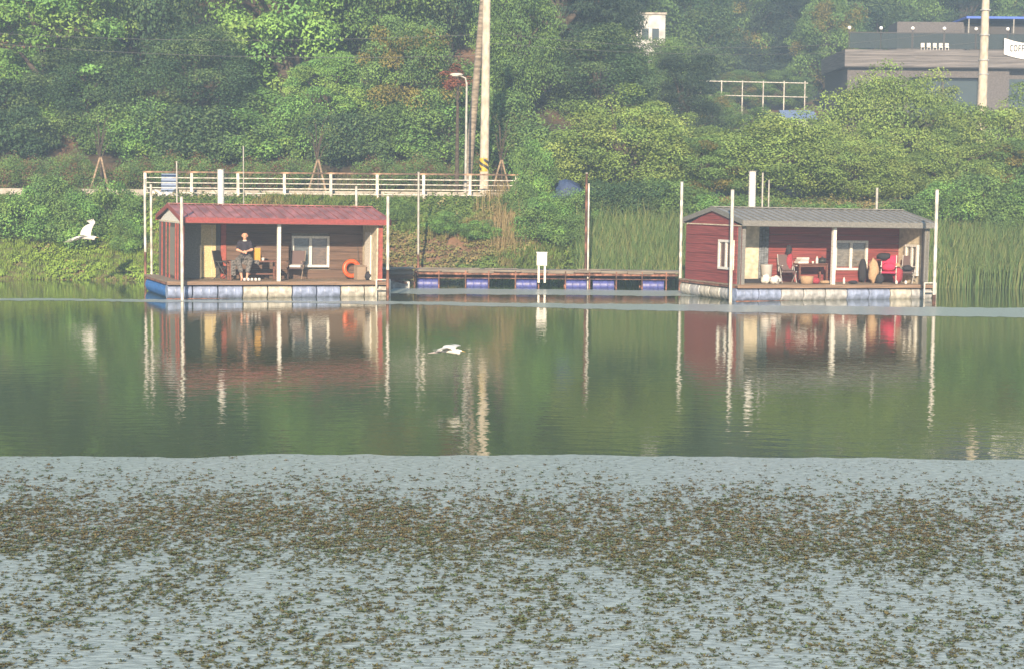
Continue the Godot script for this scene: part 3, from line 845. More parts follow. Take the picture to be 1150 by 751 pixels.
# ---------------------------------------------------------------- mooring poles
func pole(px: float, ytop: float, depth: float, foot: float, r: float, m: Material, label: String, rusty := 0.0) -> void:
	var a := at(px, ytop, depth)
	var t := thing("mooring_pole", label, "pole", Vector3(a.x, foot, a.z))
	var h := a.y - foot
	if rusty > 0.0:
		part("lower_pipe", shape().tube(Vector3.ZERO, Vector3(0, h * rusty, 0), r * 1.05, -1, 8), M.rust_steel, t)
		part("upper_pipe", shape().tube(Vector3(0, h * rusty, 0), Vector3(0, h, 0), r, -1, 8), m, t)
	else:
		part("pipe", shape().tube(Vector3.ZERO, Vector3(0, h, 0), r, -1, 8), m, t)
	part("cap", shape().tube(Vector3(0, h, 0), Vector3(0, h + 0.03, 0), r * 1.15, -1, 8), M.pale_steel, t)


func make_poles() -> void:
	pole(203.5, 222, 58.1, -0.6, 0.055, M.white_steel, "white pole at the blue barrel corner of the red roofed cabin")
	pole(198, 182, 65.5, -0.6, 0.03, M.pale_steel, "thin grey pole behind the small gable of the red roofed cabin")
	pole(162, 202, 67.0, -0.6, 0.05, M.white_steel, "white pole rising from a rusty base behind the blue barrels", 0.4)
	pole(169, 208, 64.2, -0.6, 0.045, M.white_steel, "white pole standing close against the blue barrel float")
	pole(247.5, 191, 66.0, -0.6, 0.13, M.white_paint, "thick white pole rising behind the red roof")
	pole(273, 165, 69.0, -0.6, 0.025, M.pale_steel, "very thin grey pole rising behind the red roof ridge")
	pole(435.5, 221, 60.3, -0.6, 0.055, M.white_steel, "white pole beside the ladder of the red roofed cabin", 0.38)
	pole(470, 194, 69.6, -0.6, 0.045, M.pale_steel, "grey pole with rusty lower half at the jetty's cabin end", 0.35)
	pole(400, 210, 71.2, 0.1, 0.05, M.white_steel, "short white pole on the bank behind the red roof")
	pole(659, 195, 68.2, -0.6, 0.05, M.rust_steel, "rust brown pole in the middle of the jetty")
	pole(661.5, 207, 67.6, -0.6, 0.035, M.white_steel, "thin white pole strapped beside the rust brown pole")
	pole(766, 205, 66.5, -0.6, 0.06, M.white_steel, "white pole at the jetty corner of the grey roofed cabin", 0.22)
	pole(823, 214, 59.2, -0.6, 0.06, M.white_steel, "white pole in front of the gable window")
	pole(1053, 214, 59.6, -0.6, 0.06, M.white_steel, "white pole beside the ladder of the grey roofed cabin", 0.2)
	pole(845.5, 193, 66.0, -0.6, 0.14, M.white_paint, "thick white pole rising behind the grey roof")
	pole(857, 195, 66.6, -0.6, 0.035, M.pale_steel, "thin grey pole beside the thick white pole", 0.3)
	pole(864, 203, 66.8, -0.6, 0.03, M.pale_steel, "shorter thin grey pole beside the thick white pole")
	pole(985.5, 212, 66.2, -0.6, 0.05, M.pale_steel, "pale pole behind the open end of the grey roof")


# ---------------------------------------------------------------- floating cabins
var barrel_mesh := {}

func barrel(m: String, length: float) -> Mesh:
	var key := m + str(length)
	if not barrel_mesh.has(key):
		var l := length * 0.5
		var r := 0.275
		var prof := []
		for q in [[-1.0, 0.0], [-1.0, 0.82], [-0.99, 0.93], [-0.95, 0.98], [-0.6, 0.985], [-0.37, 0.99], [-0.35, 1.035], [-0.31, 1.035], [-0.29, 0.99], [0.29, 0.99], [0.31, 1.035], [0.35, 1.035], [0.37, 0.99], [0.6, 0.985], [0.95, 0.98], [0.99, 0.93], [1.0, 0.82], [1.0, 0.0]]:
			prof.append(Vector2(q[1] * r, q[0] * l))
		barrel_mesh[key] = shape().lathe(prof, 20, Transform3D(Basis(Vector3.BACK, PI / 2), Vector3.ZERO)).mesh(M[m])
	return barrel_mesh[key]


func boards(parent: Node3D, m: Material, x0: float, x1: float, y0: float, y1: float, hole: Rect2, turn := 0.0, origin := Vector3.ZERO) -> void:   # siding in the xy plane facing +z
	var b := Basis(Vector3.UP, turn)
	var n := maxi(1, int(round((y1 - y0) / 0.31)))
	var h := (y1 - y0) / n
	for k in n:
		var a := y0 + k * h
		var runs := [[x0, x1]]
		if hole.size.x > 0 and a + h * 0.5 > hole.position.y and a + h * 0.5 < hole.end.y:
			runs = [[x0, hole.position.x], [hole.end.x, x1]]
		for r in runs:
			var o := part("siding_board", shape().box(Vector3((r[0] + r[1]) * 0.5, 0, 0), Vector3(r[1] - r[0], h - 0.014, 0.03), Basis(Vector3.RIGHT, 0.02)), m, parent)
			o.transform = Transform3D(b, origin + b * Vector3(0, a + h * 0.5, 0))


func window(parent: Node3D, x0: float, x1: float, y0: float, y1: float, left: Material, right: Material, turn := 0.0, origin := Vector3.ZERO) -> void:
	var w := Node3D.new()
	w.name = "window"
	parent.add_child(w, true)
	w.transform = Transform3D(Basis(Vector3.UP, turn), origin)
	var t := 0.085
	var f := shape()
	f.span(Vector3(x0, y0, -0.05), Vector3(x1, y0 + t, 0.06)).span(Vector3(x0, y1 - t, -0.05), Vector3(x1, y1, 0.06))
	f.span(Vector3(x0, y0 + t, -0.05), Vector3(x0 + t, y1 - t, 0.06)).span(Vector3(x1 - t, y0 + t, -0.05), Vector3(x1, y1 - t, 0.06))
	part("frame", f, M.white_paint, w)
	var c := (x0 + x1) * 0.5
	part("mullion", shape().span(Vector3(c - 0.05, y0 + t, -0.04), Vector3(c + 0.05, y1 - t, 0.04)), M.white_paint, w)
	part("pane", shape().span(Vector3(x0 + t, y0 + t, -0.006), Vector3(c - 0.05, y1 - t, 0)), M.glass, w)
	part("pane", shape().span(Vector3(c + 0.05, y0 + t, -0.006), Vector3(x1 - t, y1 - t, 0)), M.glass, w)
	part("curtain", shape().span(Vector3(x0 + 0.03, y0 + 0.03, -0.14), Vector3(c, y1 - 0.03, -0.1)), left, w)  # backing behind the glass; on the red roofed cabin it carries painted reflections
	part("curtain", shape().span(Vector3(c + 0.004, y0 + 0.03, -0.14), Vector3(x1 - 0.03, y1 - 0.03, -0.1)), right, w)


# o: len, depth (deck), x0, x1 (walls), back (wall depth), porch (depth of the recess), deck, eave, fascia, ridge, colours
func cabin(called: String, label: String, where: Vector3, o: Dictionary) -> Node3D:
	var t := thing(called, label, "floating cabin", where, deg_to_rad(21.0))
	t.rotation.z = deg_to_rad(-0.65)
	var L: float = o.len
	var y0: float = o.deck
	# float
	for k in o.front.size():
		var lx: float = (L - 0.04) / o.front.size()
		inst("barrel", barrel(o.front[k], snappedf(lx - 0.035, 0.01)), t, Vector3(0.02 + lx * (k + 0.5), 0.215, -0.34))
	for k in 5:
		var lz: float = (o.depth - 0.65) / 5
		var br := inst("barrel", barrel(o.side[k % o.side.size()], snappedf(lz - 0.03, 0.01)), t, Vector3(0.3, 0.215, -0.64 - lz * (k + 0.5)))
		br.rotation.y = PI / 2
		var b2 := inst("barrel", barrel(o.side[k % o.side.size()], snappedf(lz - 0.03, 0.01)), t, Vector3(L - 0.3, 0.215, -0.64 - lz * (k + 0.5)))
		b2.rotation.y = PI / 2
	part("float_frame", shape().span(Vector3(0.02, y0 - 0.13, -o.depth), Vector3(L - 0.02, y0 - 0.05, -0.03)), M.rust_steel, t)
	part("lower_rail", shape().span(Vector3(0.0, -0.06, -0.1), Vector3(L, -0.005, -0.03)), M.rust_steel, t)
	part("deck", shape().span(Vector3(0, y0 - 0.048, -o.depth), Vector3(L, y0, 0.0)), M.deck_wood, t)
	part("deck_edge", shape().span(Vector3(0, y0 - 0.12, 0.003), Vector3(L, y0 - 0.004, 0.03)), M.deck_edge, t)
	# walls
	var x0: float = o.x0
	var x1: float = o.x1
	var bk: float = -o.back
	var pz: float = -o.porch
	var top: float = o.eave
	part("back_wall", shape().span(Vector3(x0, y0, bk), Vector3(x1, top, bk + 0.08)), o.wall, t)
	part("room_wall", shape().span(Vector3(x0 + 0.085, y0, pz - 0.22), Vector3(x1 - 0.085, top, pz - 0.16)), M.room_wall, t)
	part("left_wall", shape().span(Vector3(x0 + 0.04, y0, bk + 0.083), Vector3(x0 + 0.08, top, -0.12)), o.wall, t)
	part("right_wall", shape().span(Vector3(x1 - 0.08, y0, bk + 0.083), Vector3(x1, top, -0.12)), M.cream, t)
	part("floor_step", shape().span(Vector3(x0 + 0.085, y0 + 0.001, bk + 0.1), Vector3(x1 - 0.085, y0 + 0.02, pz)), M.deck_wood, t)
	for w in o.porch_wall:                                     # [x0, x1, material, boards?]
		if w[3]: boards(t, w[2], w[0], w[1], y0, top, o.hole, 0.0, Vector3(0, 0, pz))
		else: part("wall_panel", shape().span(Vector3(w[0], y0, pz - 0.1), Vector3(w[1], top, pz)), w[2], t)
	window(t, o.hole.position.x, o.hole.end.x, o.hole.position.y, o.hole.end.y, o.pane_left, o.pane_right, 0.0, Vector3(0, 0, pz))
	# posts
	for q in o.posts: part("post", shape().span(Vector3(q[0] - q[1], y0, -0.12 - q[1] * 2), Vector3(q[0] + q[1], top + 0.02, -0.12)), q[2], t)
	part("ceiling", shape().span(Vector3(x0, top + 0.022, bk), Vector3(x1, top + 0.06, -0.06)), M.cream, t)
	# roof: ridge along x
	var rx0: float = o.roof[0]
	var rx1: float = o.roof[1]
	var fz := 0.12
	var bz := bk - 0.15
	var mz := (fz + bz) * 0.5
	var ey: float = o.fascia
	var ry: float = o.ridge
	var rf := part("roof", shape().prism(PackedVector2Array([Vector2(fz, ey), Vector2(mz, ry), Vector2(bz, ey), Vector2(bz, ey - 0.04), Vector2(mz, ry - 0.05), Vector2(fz, ey - 0.04)]), -rx1, -rx0, Transform3D(Basis(Vector3(0, 0, 1), Vector3(0, 1, 0), Vector3(-1, 0, 0)), Vector3.ZERO)), o.roof_mat, t)
	var half := Vector2(fz - mz, ry - ey)
	var rib := shape().box(Vector3.ZERO, Vector3(0.035, 0.05, half.length() + 0.03)).mesh(o.rib_mat)
	var nr := int((rx1 - rx0) / 0.31)
	for k in nr + 1:
		for side in [1.0, -1.0]:
			var r := inst("roof_rib", rib, rf, Vector3(lerpf(rx0 + 0.03, rx1 - 0.03, float(k) / nr), (ey + ry) * 0.5 + 0.02, mz + side * half.x * 0.5))
			r.rotation.x = side * atan2(half.y, half.x)
	part("ridge_cap", shape().box(Vector3((rx0 + rx1) * 0.5, ry + 0.03, mz), Vector3(rx1 - rx0, 0.03, 0.26)), o.roof_mat, rf)
	part("fascia", shape().span(Vector3(rx0, ey - 0.18, fz + 0.004), Vector3(rx1, ey + 0.01, fz + 0.04)), o.fascia_mat, t)
	part("back_fascia", shape().span(Vector3(rx0, ey - 0.18, bz - 0.04), Vector3(rx1, ey + 0.01, bz - 0.004)), o.fascia_mat, t)
	var slope := Basis(Vector3.RIGHT, atan2(half.y, half.x))
	for x in [rx0 + 0.016, rx1 - 0.016]:
		for side in [1.0, -1.0]:
			part("bargeboard", shape().box(Vector3(x, (ey + ry) * 0.5 - 0.06, mz + side * half.x * 0.5), Vector3(0.036, 0.14, half.length() - 0.02), Basis(Vector3.RIGHT, side * atan2(half.y, half.x))), o.fascia_mat, t)
	# gables
	for x in [x0 + 0.03, x1 - 0.05]:
		part("gable", shape().prism(PackedVector2Array([Vector2(-0.1, top), Vector2(mz, ry - 0.07), Vector2(bk + 0.02, top)]), -x - 0.03, -x + 0.02, Transform3D(Basis(Vector3(0, 0, 1), Vector3(0, 1, 0), Vector3(-1, 0, 0)), Vector3.ZERO)), o.gable_mat, t)
	# ladder at the right end
	for x in [L - 0.52, L - 0.02]: part("ladder_rail", shape().tube(Vector3(x, -0.35, 0.1), Vector3(x, y0 + 0.08, 0.1), 0.035, -1, 7), M.white_steel, t)
	for y in [0.02, 0.3, y0 + 0.07]: part("ladder_rung", shape().tube(Vector3(L - 0.52, y, 0.1), Vector3(L - 0.02, y, 0.1), 0.028, -1, 7), M.white_steel, t)
	return t


var red_cabin: Node3D
var grey_cabin: Node3D

func make_cabins() -> void:
	red_cabin = cabin("floating_cabin", "brown walled floating cabin with red ribbed roof and orange lifebuoy", Vector3(-11.81, 0.03, -58.3), {
		"len": 7.93, "depth": 5.0, "deck": 0.58, "x0": 0.5, "x1": 7.55, "back": 4.75, "porch": 1.95, "eave": 2.55, "fascia": 2.77, "ridge": 3.2,
		"front": ["barrel_faded", "barrel_faded", "barrel_faded", "barrel_cream", "barrel_cream", "barrel_faded", "barrel_faded", "barrel_cream", "barrel_cream"], "side": ["bright_blue"],
		"wall": M.dark_panel, "roof": [0.4, 7.92], "roof_mat": M.red_roof, "rib_mat": M.red_roof, "fascia_mat": M.red_fascia, "gable_mat": M.white_paint,
		"hole": Rect2(4.8, 1.0, 1.4, 1.13), "pane_left": M.slate_curtain_and_reflection, "pane_right": M.orange_reflection,  # both pane tones are window reflections painted on the backing
		"porch_wall": [[0.585, 1.52, M.grey_panel, false], [2.06, 2.22, M.dark_panel, false], [2.42, 7.465, M.brown_siding, true]],
		"posts": [[3.92, 0.06, M.white_paint], [7.6, 0.09, M.red_frame], [0.55, 0.045, M.red_frame]]})
	var t := red_cabin
	part("door_post", shape().span(Vector3(2.225, 0.58, -2.0), Vector3(2.415, 2.55, -1.9)), M.red_frame, t)
	var door := part("door", shape().span(Vector3(1.525, 0.62, -2.02), Vector3(2.055, 2.5, -1.96)), M.cream_door, t)
	part("door_stile", shape().span(Vector3(1.9, 0.64, -1.957), Vector3(1.93, 2.48, -1.945)), M.cream, door)
	part("handle", shape().lump(Vector3(1.6, 1.5, -1.93), Vector3(0.03, 0.06, 0.03), 0.0), M.grey_metal, door)
	for z in [-0.9, -1.35, -2.6, -3.3, -4.2]:
		part("side_frame", shape().span(Vector3(0.5, 0.58, z - 0.05), Vector3(0.537, 2.55, z + 0.05)), M.red_frame, t)
	part("side_pane", shape().span(Vector3(0.52, 0.7, -3.25), Vector3(0.537, 2.4, -2.65)), M.window_dark, t)
	part("side_pane", shape().span(Vector3(0.52, 0.7, -2.55), Vector3(0.537, 2.4, -1.4)), M.grey_panel, t)
	part("inner_door", shape().span(Vector3(7.42, 0.6, -1.5), Vector3(7.466, 2.3, -0.8)), M.white_paint, t)

	grey_cabin = cabin("floating_cabin", "red walled floating cabin with grey ribbed roof and cluttered porch", Vector3(7.87, 0.03, -59.7), {
		"len": 8.17, "depth": 4.6, "deck": 0.56, "x0": 0.12, "x1": 7.9, "back": 4.3, "porch": 1.9, "eave": 2.58, "fascia": 2.80, "ridge": 3.24,
		"front": ["barrel_faded", "barrel_faded", "barrel_grey", "barrel_grey", "barrel_grey", "barrel_faded", "barrel_faded", "barrel_cream", "barrel_grey"], "side": ["barrel_grey", "barrel_cream", "barrel_cream"],
		"wall": M.red_siding, "roof": [0.05, 8.08], "roof_mat": M.grey_roof, "rib_mat": M.grey_fascia, "fascia_mat": M.grey_fascia, "gable_mat": M.red_siding,
		"hole": Rect2(5.03, 1.0, 1.42, 1.1), "pane_left": M.curtain, "pane_right": M.curtain,
		"porch_wall": [[0.205, 1.2, M.grey_panel, false], [1.2, 1.87, M.cream, false], [1.87, 2.26, M.slate_curtain_and_reflection, false], [2.27, 7.815, M.red_siding, true]],
		"posts": [[3.95, 0.065, M.white_paint], [7.85, 0.1, M.grey_fascia], [0.24, 0.1, M.grey_fascia]]})
	t = grey_cabin
	boards(t, M.red_siding, -4.28, -0.32, 0.56, 2.56, Rect2(), -PI / 2, Vector3(0.12, 0, 0))
	boards_window(t)
	for x in [1.91, 2.03, 2.14]: part("dark_curtain", shape().tube(Vector3(x, 0.7, -1.9), Vector3(x, 2.5, -1.9), 0.05, 0.04, 8), M.slate_curtain_and_reflection, t)


func boards_window(t: Node3D) -> void:
	# gable window on the red wall, and the one in the cream end wall
	window(t, -1.6, -0.5, 1.05, 2.1, M.curtain, M.curtain, -PI / 2, Vector3(0.09, 0, 0))
	window(t, -1.3, -0.5, 0.85, 2.0, M.curtain, M.curtain, -PI / 2, Vector3(7.75, 0, 0))


func in_cabin(c: Node3D, x: float, y: float, z: float) -> Vector3:
	return c.transform * Vector3(x, y, z)


# ---------------------------------------------------------------- jetty
func make_jetty() -> void:
	var t := thing("jetty", "low jetty on rusty frames and blue barrels between the cabins", "jetty", Vector3(-3.86, 0, -67.4), 0.0)
	part("deck", shape().span(Vector3(0, 0.62, -1.3), Vector3(10.5, 0.68, 0)), M.old_wood, t)
	for k in 10:
		part("edge_board", shape().span(Vector3(k * 1.05 + 0.01, 0.6 - 0.02 * (k % 3), 0.003), Vector3(k * 1.05 + 1.03, 0.70 - 0.015 * (k % 2), 0.04)), M.old_wood, t)
	part("beam", shape().span(Vector3(0, 0.48, -0.1), Vector3(10.4, 0.56, -0.01)), M.rust_steel, t)
	part("lower_rail", shape().span(Vector3(0, 0.33, -0.06), Vector3(10.0, 0.365, -0.02)), M.rust_steel, t)
	part("back_beam", shape().span(Vector3(0, 0.3, -1.3), Vector3(10.4, 0.6, -1.22)), M.rust_steel, t)
	var post := shape().box(Vector3.ZERO, Vector3(0.05, 0.85, 0.05)).mesh(M.rust_steel)
	for px in [465, 492, 522, 548, 578, 604, 634, 661, 691, 720, 747]:
		inst("post", post, t, Vector3((px - 465) / 28.4, 0.22, 0.02))
		inst("post", post, t, Vector3((px - 465) / 28.4, 0.22, -1.2))
	for px in [479, 535, 590, 646, 677, 733]:
		inst("barrel", barrel("barrel_violet", 0.86), t, Vector3((px - 465) / 28.4, 0.08, -0.35))
	for sp in [[0.35, 0.70], [1.4, 0.7], [2.9, 0.7], [6.6, 0.7]]:
		part("loose_plank", shape().box(Vector3(sp[0] + 0.5, sp[1] + 0.015, -0.5), Vector3(1.3, 0.03, 0.16), Basis(Vector3.UP, 0.1)), M.old_wood, t)
	var g := thing("gangway", "short weathered gangway from the red roofed cabin to the jetty", "gangway", Vector3(-5.15, 0, -66.5), 0.1)
	for k in 5: part("plank", shape().box(Vector3(0.6, 0.72, -0.25 * k), Vector3(1.45, 0.05, 0.23), Basis(Vector3.BACK, 0.04)), M.old_wood, g)
	part("bearer", shape().span(Vector3(-0.1, 0.52, -0.1), Vector3(1.3, 0.66, 0.0)), M.old_wood, g)
	part("bearer", shape().span(Vector3(-0.1, 0.3, -0.9), Vector3(1.3, 0.66, -0.8)), M.deck_edge, g)
	part("skid", shape().box(Vector3(0.5, 0.3, 0.02), Vector3(1.1, 0.1, 0.1), Basis(Vector3.BACK, -0.25)), M.rust_steel, g)
	part("float_block", shape().span(Vector3(-0.1, -0.2, -1.0), Vector3(1.15, 0.22, -0.2)), M.barrel_grey, g)
	var b := thing("meter_box", "white box on two legs standing at the jetty edge", "box", Vector3(1.15, 0.2, -67.25))
	part("case", shape().box(Vector3(0, 0.93, 0), Vector3(0.4, 0.5, 0.22)), M.white_paint, b)
	part("lid", shape().box(Vector3(0, 1.195, 0), Vector3(0.44, 0.03, 0.26)), M.white_paint, b)
	for x in [-0.12, 0.12]: part("leg", shape().box(Vector3(x, 0.34, 0), Vector3(0.08, 0.68, 0.08)), M.white_paint, b)


# ---------------------------------------------------------------- porch things
func camp_chair(called: String, label: String, p: Vector3, turn: float, m: Material, f: Material) -> Node3D:
	var t := thing(called, label, "chair", p, turn)
	part("seat", shape().box(Vector3(0, 0.42, 0), Vector3(0.5, 0.05, 0.46), Basis(Vector3.RIGHT, 0.08)), m, t)
	part("backrest", shape().box(Vector3(0, 0.72, -0.27), Vector3(0.5, 0.58, 0.04), Basis(Vector3.RIGHT, -0.22)), m, t)
	for x in [-0.27, 0.27]:
		part("leg", shape().tube(Vector3(x, 0, 0.25), Vector3(x, 0.62, -0.12), 0.016, -1, 6), f, t)
		part("leg", shape().tube(Vector3(x, 0, -0.28), Vector3(x, 0.42, 0.22), 0.016, -1, 6), f, t)
		part("back_tube", shape().tube(Vector3(x, 0.4, -0.2), Vector3(x, 1.02, -0.34), 0.016, -1, 6), f, t)
		part("armrest", shape().box(Vector3(x, 0.63, 0.02), Vector3(0.05, 0.03, 0.42)), f, t)
	return t


func table(label: String, p: Vector3, turn: float, w: float, d: float, h: float) -> Node3D:
	var t := thing("table", label, "table", p, turn)
	part("tabletop", shape().box(Vector3(0, h - 0.02, 0), Vector3(w, 0.04, d)), M.table_wood, t)
	part("apron", shape().box(Vector3(0, h - 0.085, 0), Vector3(w - 0.12, 0.08, d - 0.12)), M.table_wood, t)
	for x in [-1, 1]:
		for z in [-1, 1]:
			part("leg", shape().box(Vector3(x * (w / 2 - 0.06), (h - 0.04) / 2, z * (d / 2 - 0.06)), Vector3(0.06, h - 0.044, 0.06)), M.table_wood, t)
	return t


func bottle(label: String, p: Vector3, r: float, h: float, m: Material, group := "") -> Node3D:
	var t := thing("bottle", label, "bottle", p, 0, group)
	part("body", shape().lathe([Vector2(0, 0), Vector2(r, 0), Vector2(r, h * 0.62), Vector2(r * 0.85, h * 0.72), Vector2(r * 0.4, h * 0.82), Vector2(r * 0.4, h * 0.93), Vector2(0, h * 0.93)], 12), m, t)
	part("cap", shape().tube(Vector3(0, h * 0.92, 0), Vector3(0, h, 0), r * 0.46, -1, 10), M.grey_metal, t)
	return t


func make_porch_things() -> void:
	var A := deg_to_rad(21.0)
	var y := 0.59
	# red roofed cabin
	var lb := thing("lifebuoy", "orange ring lifebuoy leaning against the brown cabin wall", "lifebuoy", in_cabin(red_cabin, 7.0, y + 0.37, -1.72), A)
	var ring := shape()
	var R := 0.27
	var r := 0.085
	for a in 32:
		for b in 12:
			var u := TAU * a / 32
			var w := TAU * b / 12
			ring.vert(Vector3(cos(u) * (R + r * cos(w)), sin(u) * (R + r * cos(w)), r * 0.8 * sin(w)), Vector3(cos(u) * cos(w), sin(u) * cos(w), sin(w)))
			var i0 := a * 12 + b
			var i1 := a * 12 + (b + 1) % 12
			var j0 := ((a + 1) % 32) * 12 + b
			var j1 := ((a + 1) % 32) * 12 + (b + 1) % 12
			ring.ix.append_array(PackedInt32Array([i0, i1, j0, i1, j1, j0]))
	part("ring", ring, M.lifebuoy, lb)
	for k in 4:
		var u := TAU * (k + 0.5) / 4
		part("strap", shape().path([Vector3(cos(u - 0.1), sin(u - 0.1), 0.29) * Vector3(R, R, 0.26), Vector3(cos(u + 0.1), sin(u + 0.1), 0.29) * Vector3(R, R, 0.26)], [0.03, 0.03], 6), M.lifebuoy, lb)
	lb.rotation.x = -0.12
	var bx := thing("cardboard_box", "tall brown box standing in front of the lifebuoy", "box", in_cabin(red_cabin, 7.15, y, -1.15), A + 0.15)
	part("carton", shape().box(Vector3(0, 0.25, 0), Vector3(0.34, 0.5, 0.3)), M.cardboard, bx)
	part("flap", shape().box(Vector3(0, 0.515, 0.03), Vector3(0.36, 0.015, 0.32), Basis(Vector3.RIGHT, 0.06)), M.cardboard, bx)
	solo("fishing_rod", shape().tube(Vector3(0, 0, 0), Vector3(-0.08, 1.25, -0.25), 0.014, 0.006, 6), M.black_paint, "thin rod leaning in the corner by the lifebuoy", "rod", "", "", in_cabin(red_cabin, 7.25, y, -1.6))
	solo("dark_sack", shape().lump(Vector3(0, 0.14, 0), Vector3(0.12, 0.15, 0.12), 0.2, 31), M.black_cloth, "small dark sack beside the tall brown box", "sack", "", "", in_cabin(red_cabin, 7.4, y, -0.9))
	camp_chair("folding_chair", "folding chair with white towel under the cabin window", in_cabin(red_cabin, 4.85, y, -1.45), A - 0.5, M.maroon_mesh, M.cardboard)
	solo("white_towel", shape().box(Vector3(0, 0, 0), Vector3(0.4, 0.07, 0.34), Basis(Vector3.RIGHT, 0.08)), M.white_plastic, "folded white towel lying on the folding chair", "towel", "", "", in_cabin(red_cabin, 4.85, y + 0.485, -1.42), A - 0.5)
	camp_chair("dark_armchair", "dark armchair beside the red door post", in_cabin(red_cabin, 2.25, y, -1.4), A + 0.9, M.black_cloth, M.black_paint)

	var bench := thing("long_bench", "long dark red table bench carrying the seated person", "bench", in_cabin(red_cabin, 3.12, y, -0.8), A)
	part("seat", shape().box(Vector3(0, 0.66, 0), Vector3(1.75, 0.05, 0.5)), M.table_wood, bench)
	for x in [-0.82, 0.82]:
		for z in [-0.2, 0.2]: part("leg", shape().box(Vector3(x, 0.32, z), Vector3(0.06, 0.63, 0.06)), M.table_wood, bench)
	part("stretcher", shape().box(Vector3(0, 0.2, -0.2), Vector3(1.6, 0.05, 0.04)), M.table_wood, bench)
	var cl := shape()
	for k in 12:                                               # cloth hanging over the front edge in folds
		var xa := -0.5 + k / 12.0
		var xb := -0.5 + (k + 1) / 12.0
		var za := 0.275 + 0.02 * sin(k * 1.9)
		var zb := 0.275 + 0.02 * sin((k + 1) * 1.9)
		var ha := -0.14 - 0.05 * sin(k * 1.1) - (0.34 if k < 2 else 0.0)
		var hb := -0.14 - 0.05 * sin((k + 1) * 1.1) - (0.34 if k < 2 else 0.0)
		cl.quad(Vector3(xa, ha, za), Vector3(xb, hb, zb), Vector3(xb, 0.012, 0.265), Vector3(xa, 0.012, 0.265))
		cl.quad(Vector3(xa, 0.012, 0.265), Vector3(xb, 0.012, 0.265), Vector3(xb, 0.014, -0.2), Vector3(xa, 0.014, -0.2))
	solo("patterned_cloth", cl, M.camo, "grey patterned cloth spread over the long bench", "cloth", "", "", in_cabin(red_cabin, 2.8, y + 0.69, -0.8), A)
	var yb := thing("yellow_box", "upright yellow carton beside the seated person", "box", in_cabin(red_cabin, 3.28, y + 0.687, -0.75), A)
	part("carton", shape().box(Vector3(0, 0.22, 0), Vector3(0.2, 0.44, 0.16)), M.yellow_box, yb)
	part("lid", shape().box(Vector3(0, 0.452, 0), Vector3(0.21, 0.02, 0.17)), M.cardboard, yb)
	solo("white_cup", shape().lathe([Vector2(0, 0), Vector2(0.045, 0), Vector2(0.055, 0.1), Vector2(0.047, 0.1), Vector2(0.04, 0.01), Vector2(0, 0.01)], 12), M.white_plastic, "white cup beside the yellow carton", "cup", "", "", in_cabin(red_cabin, 3.48, y + 0.687, -0.7))
	for k in 5:
		var sl := thing("white_slipper", "white slipper in the row on the deck below the seated person", "slipper", in_cabin(red_cabin, 2.7 + k * 0.13, y, -0.14), A + 0.1 * (k % 2), "white slippers in a row")
		part("sole", shape().lump(Vector3(0, 0.02, 0), Vector3(0.05, 0.02, 0.13), 0.03, k), M.white_plastic, sl)
		part("upper", shape().lump(Vector3(0, 0.06, 0.03), Vector3(0.05, 0.05, 0.07), 0.05, k + 3), M.white_plastic, sl)

	# grey roofed cabin
	var c := grey_cabin
	y = 0.57
	camp_chair("folding_chair", "grey folding chair with a red garment over its back", in_cabin(c, 2.65, y, -1.15), A - 0.2, M.maroon_mesh, M.grey_metal)
	var gm := thing("hanging_garment", "dark and crimson garment hung on the grey folding chair", "garment", in_cabin(c, 2.85, y + 0.44, -1.4), A)
	part("skirt", shape().lump(Vector3(0.02, 0.3, 0), Vector3(0.14, 0.36, 0.1), 0.25, 12), M.red_cloth, gm)
	part("hood", shape().lump(Vector3(-0.02, 0.72, 0), Vector3(0.12, 0.2, 0.1), 0.2, 13), M.black_cloth, gm)
	table("wooden porch table against the red cabin wall", in_cabin(c, 3.7, y, -1.35), A, 1.25, 0.6, 0.7)
	for k in 3: solo("book", shape().box(Vector3(0, 0.035, 0), Vector3(0.42 - 0.04 * k, 0.07, 0.3)), M.white_plastic if k != 1 else M.grey_metal, ["white book at the bottom of the pile on the porch table", "grey book in the middle of the pile on the porch table", "white book on top of the pile on the porch table"][k], "book", "", "", in_cabin(c, 3.3 + 0.03 * k, y + 0.702 + 0.072 * k, -1.3), A + 0.1 * k)
	bottle("white bottle standing on the porch table", in_cabin(c, 3.92, y + 0.702, -1.25), 0.05, 0.26, M.white_plastic)
	solo("cup", shape().lathe([Vector2(0, 0), Vector2(0.04, 0), Vector2(0.045, 0.08), Vector2(0.037, 0.08), Vector2(0.03, 0.01), Vector2(0, 0.01)], 12), M.white_plastic, "small cup beside the white bottle on the porch table", "cup", "", "", in_cabin(c, 3.72, y + 0.702, -1.2))
	var pt := thing("cooking_pot", "dark cooking pot standing on the porch table", "pot", in_cabin(c, 4.17, y + 0.702, -1.3), A)
	part("body", shape().lathe([Vector2(0, 0), Vector2(0.13, 0), Vector2(0.15, 0.1), Vector2(0.15, 0.16), Vector2(0, 0.16)], 16), M.black_paint, pt)
	part("lid", shape().lathe([Vector2(0.155, 0.162), Vector2(0.1, 0.2), Vector2(0.02, 0.22), Vector2(0.02, 0.25), Vector2(0, 0.25)], 16), M.black_cloth, pt)
	var tb := solo("tan_basket", shape().lathe([Vector2(0, 0), Vector2(0.19, 0), Vector2(0.22, 0.26), Vector2(0.2, 0.27), Vector2(0.18, 0.03), Vector2(0, 0.03)], 14), M.tan_cloth, "pale tan basket on the deck in front of the table", "basket", "", "", in_cabin(c, 3.1, y, -0.55))
	tb.scale = Vector3(1.15, 1, 1)
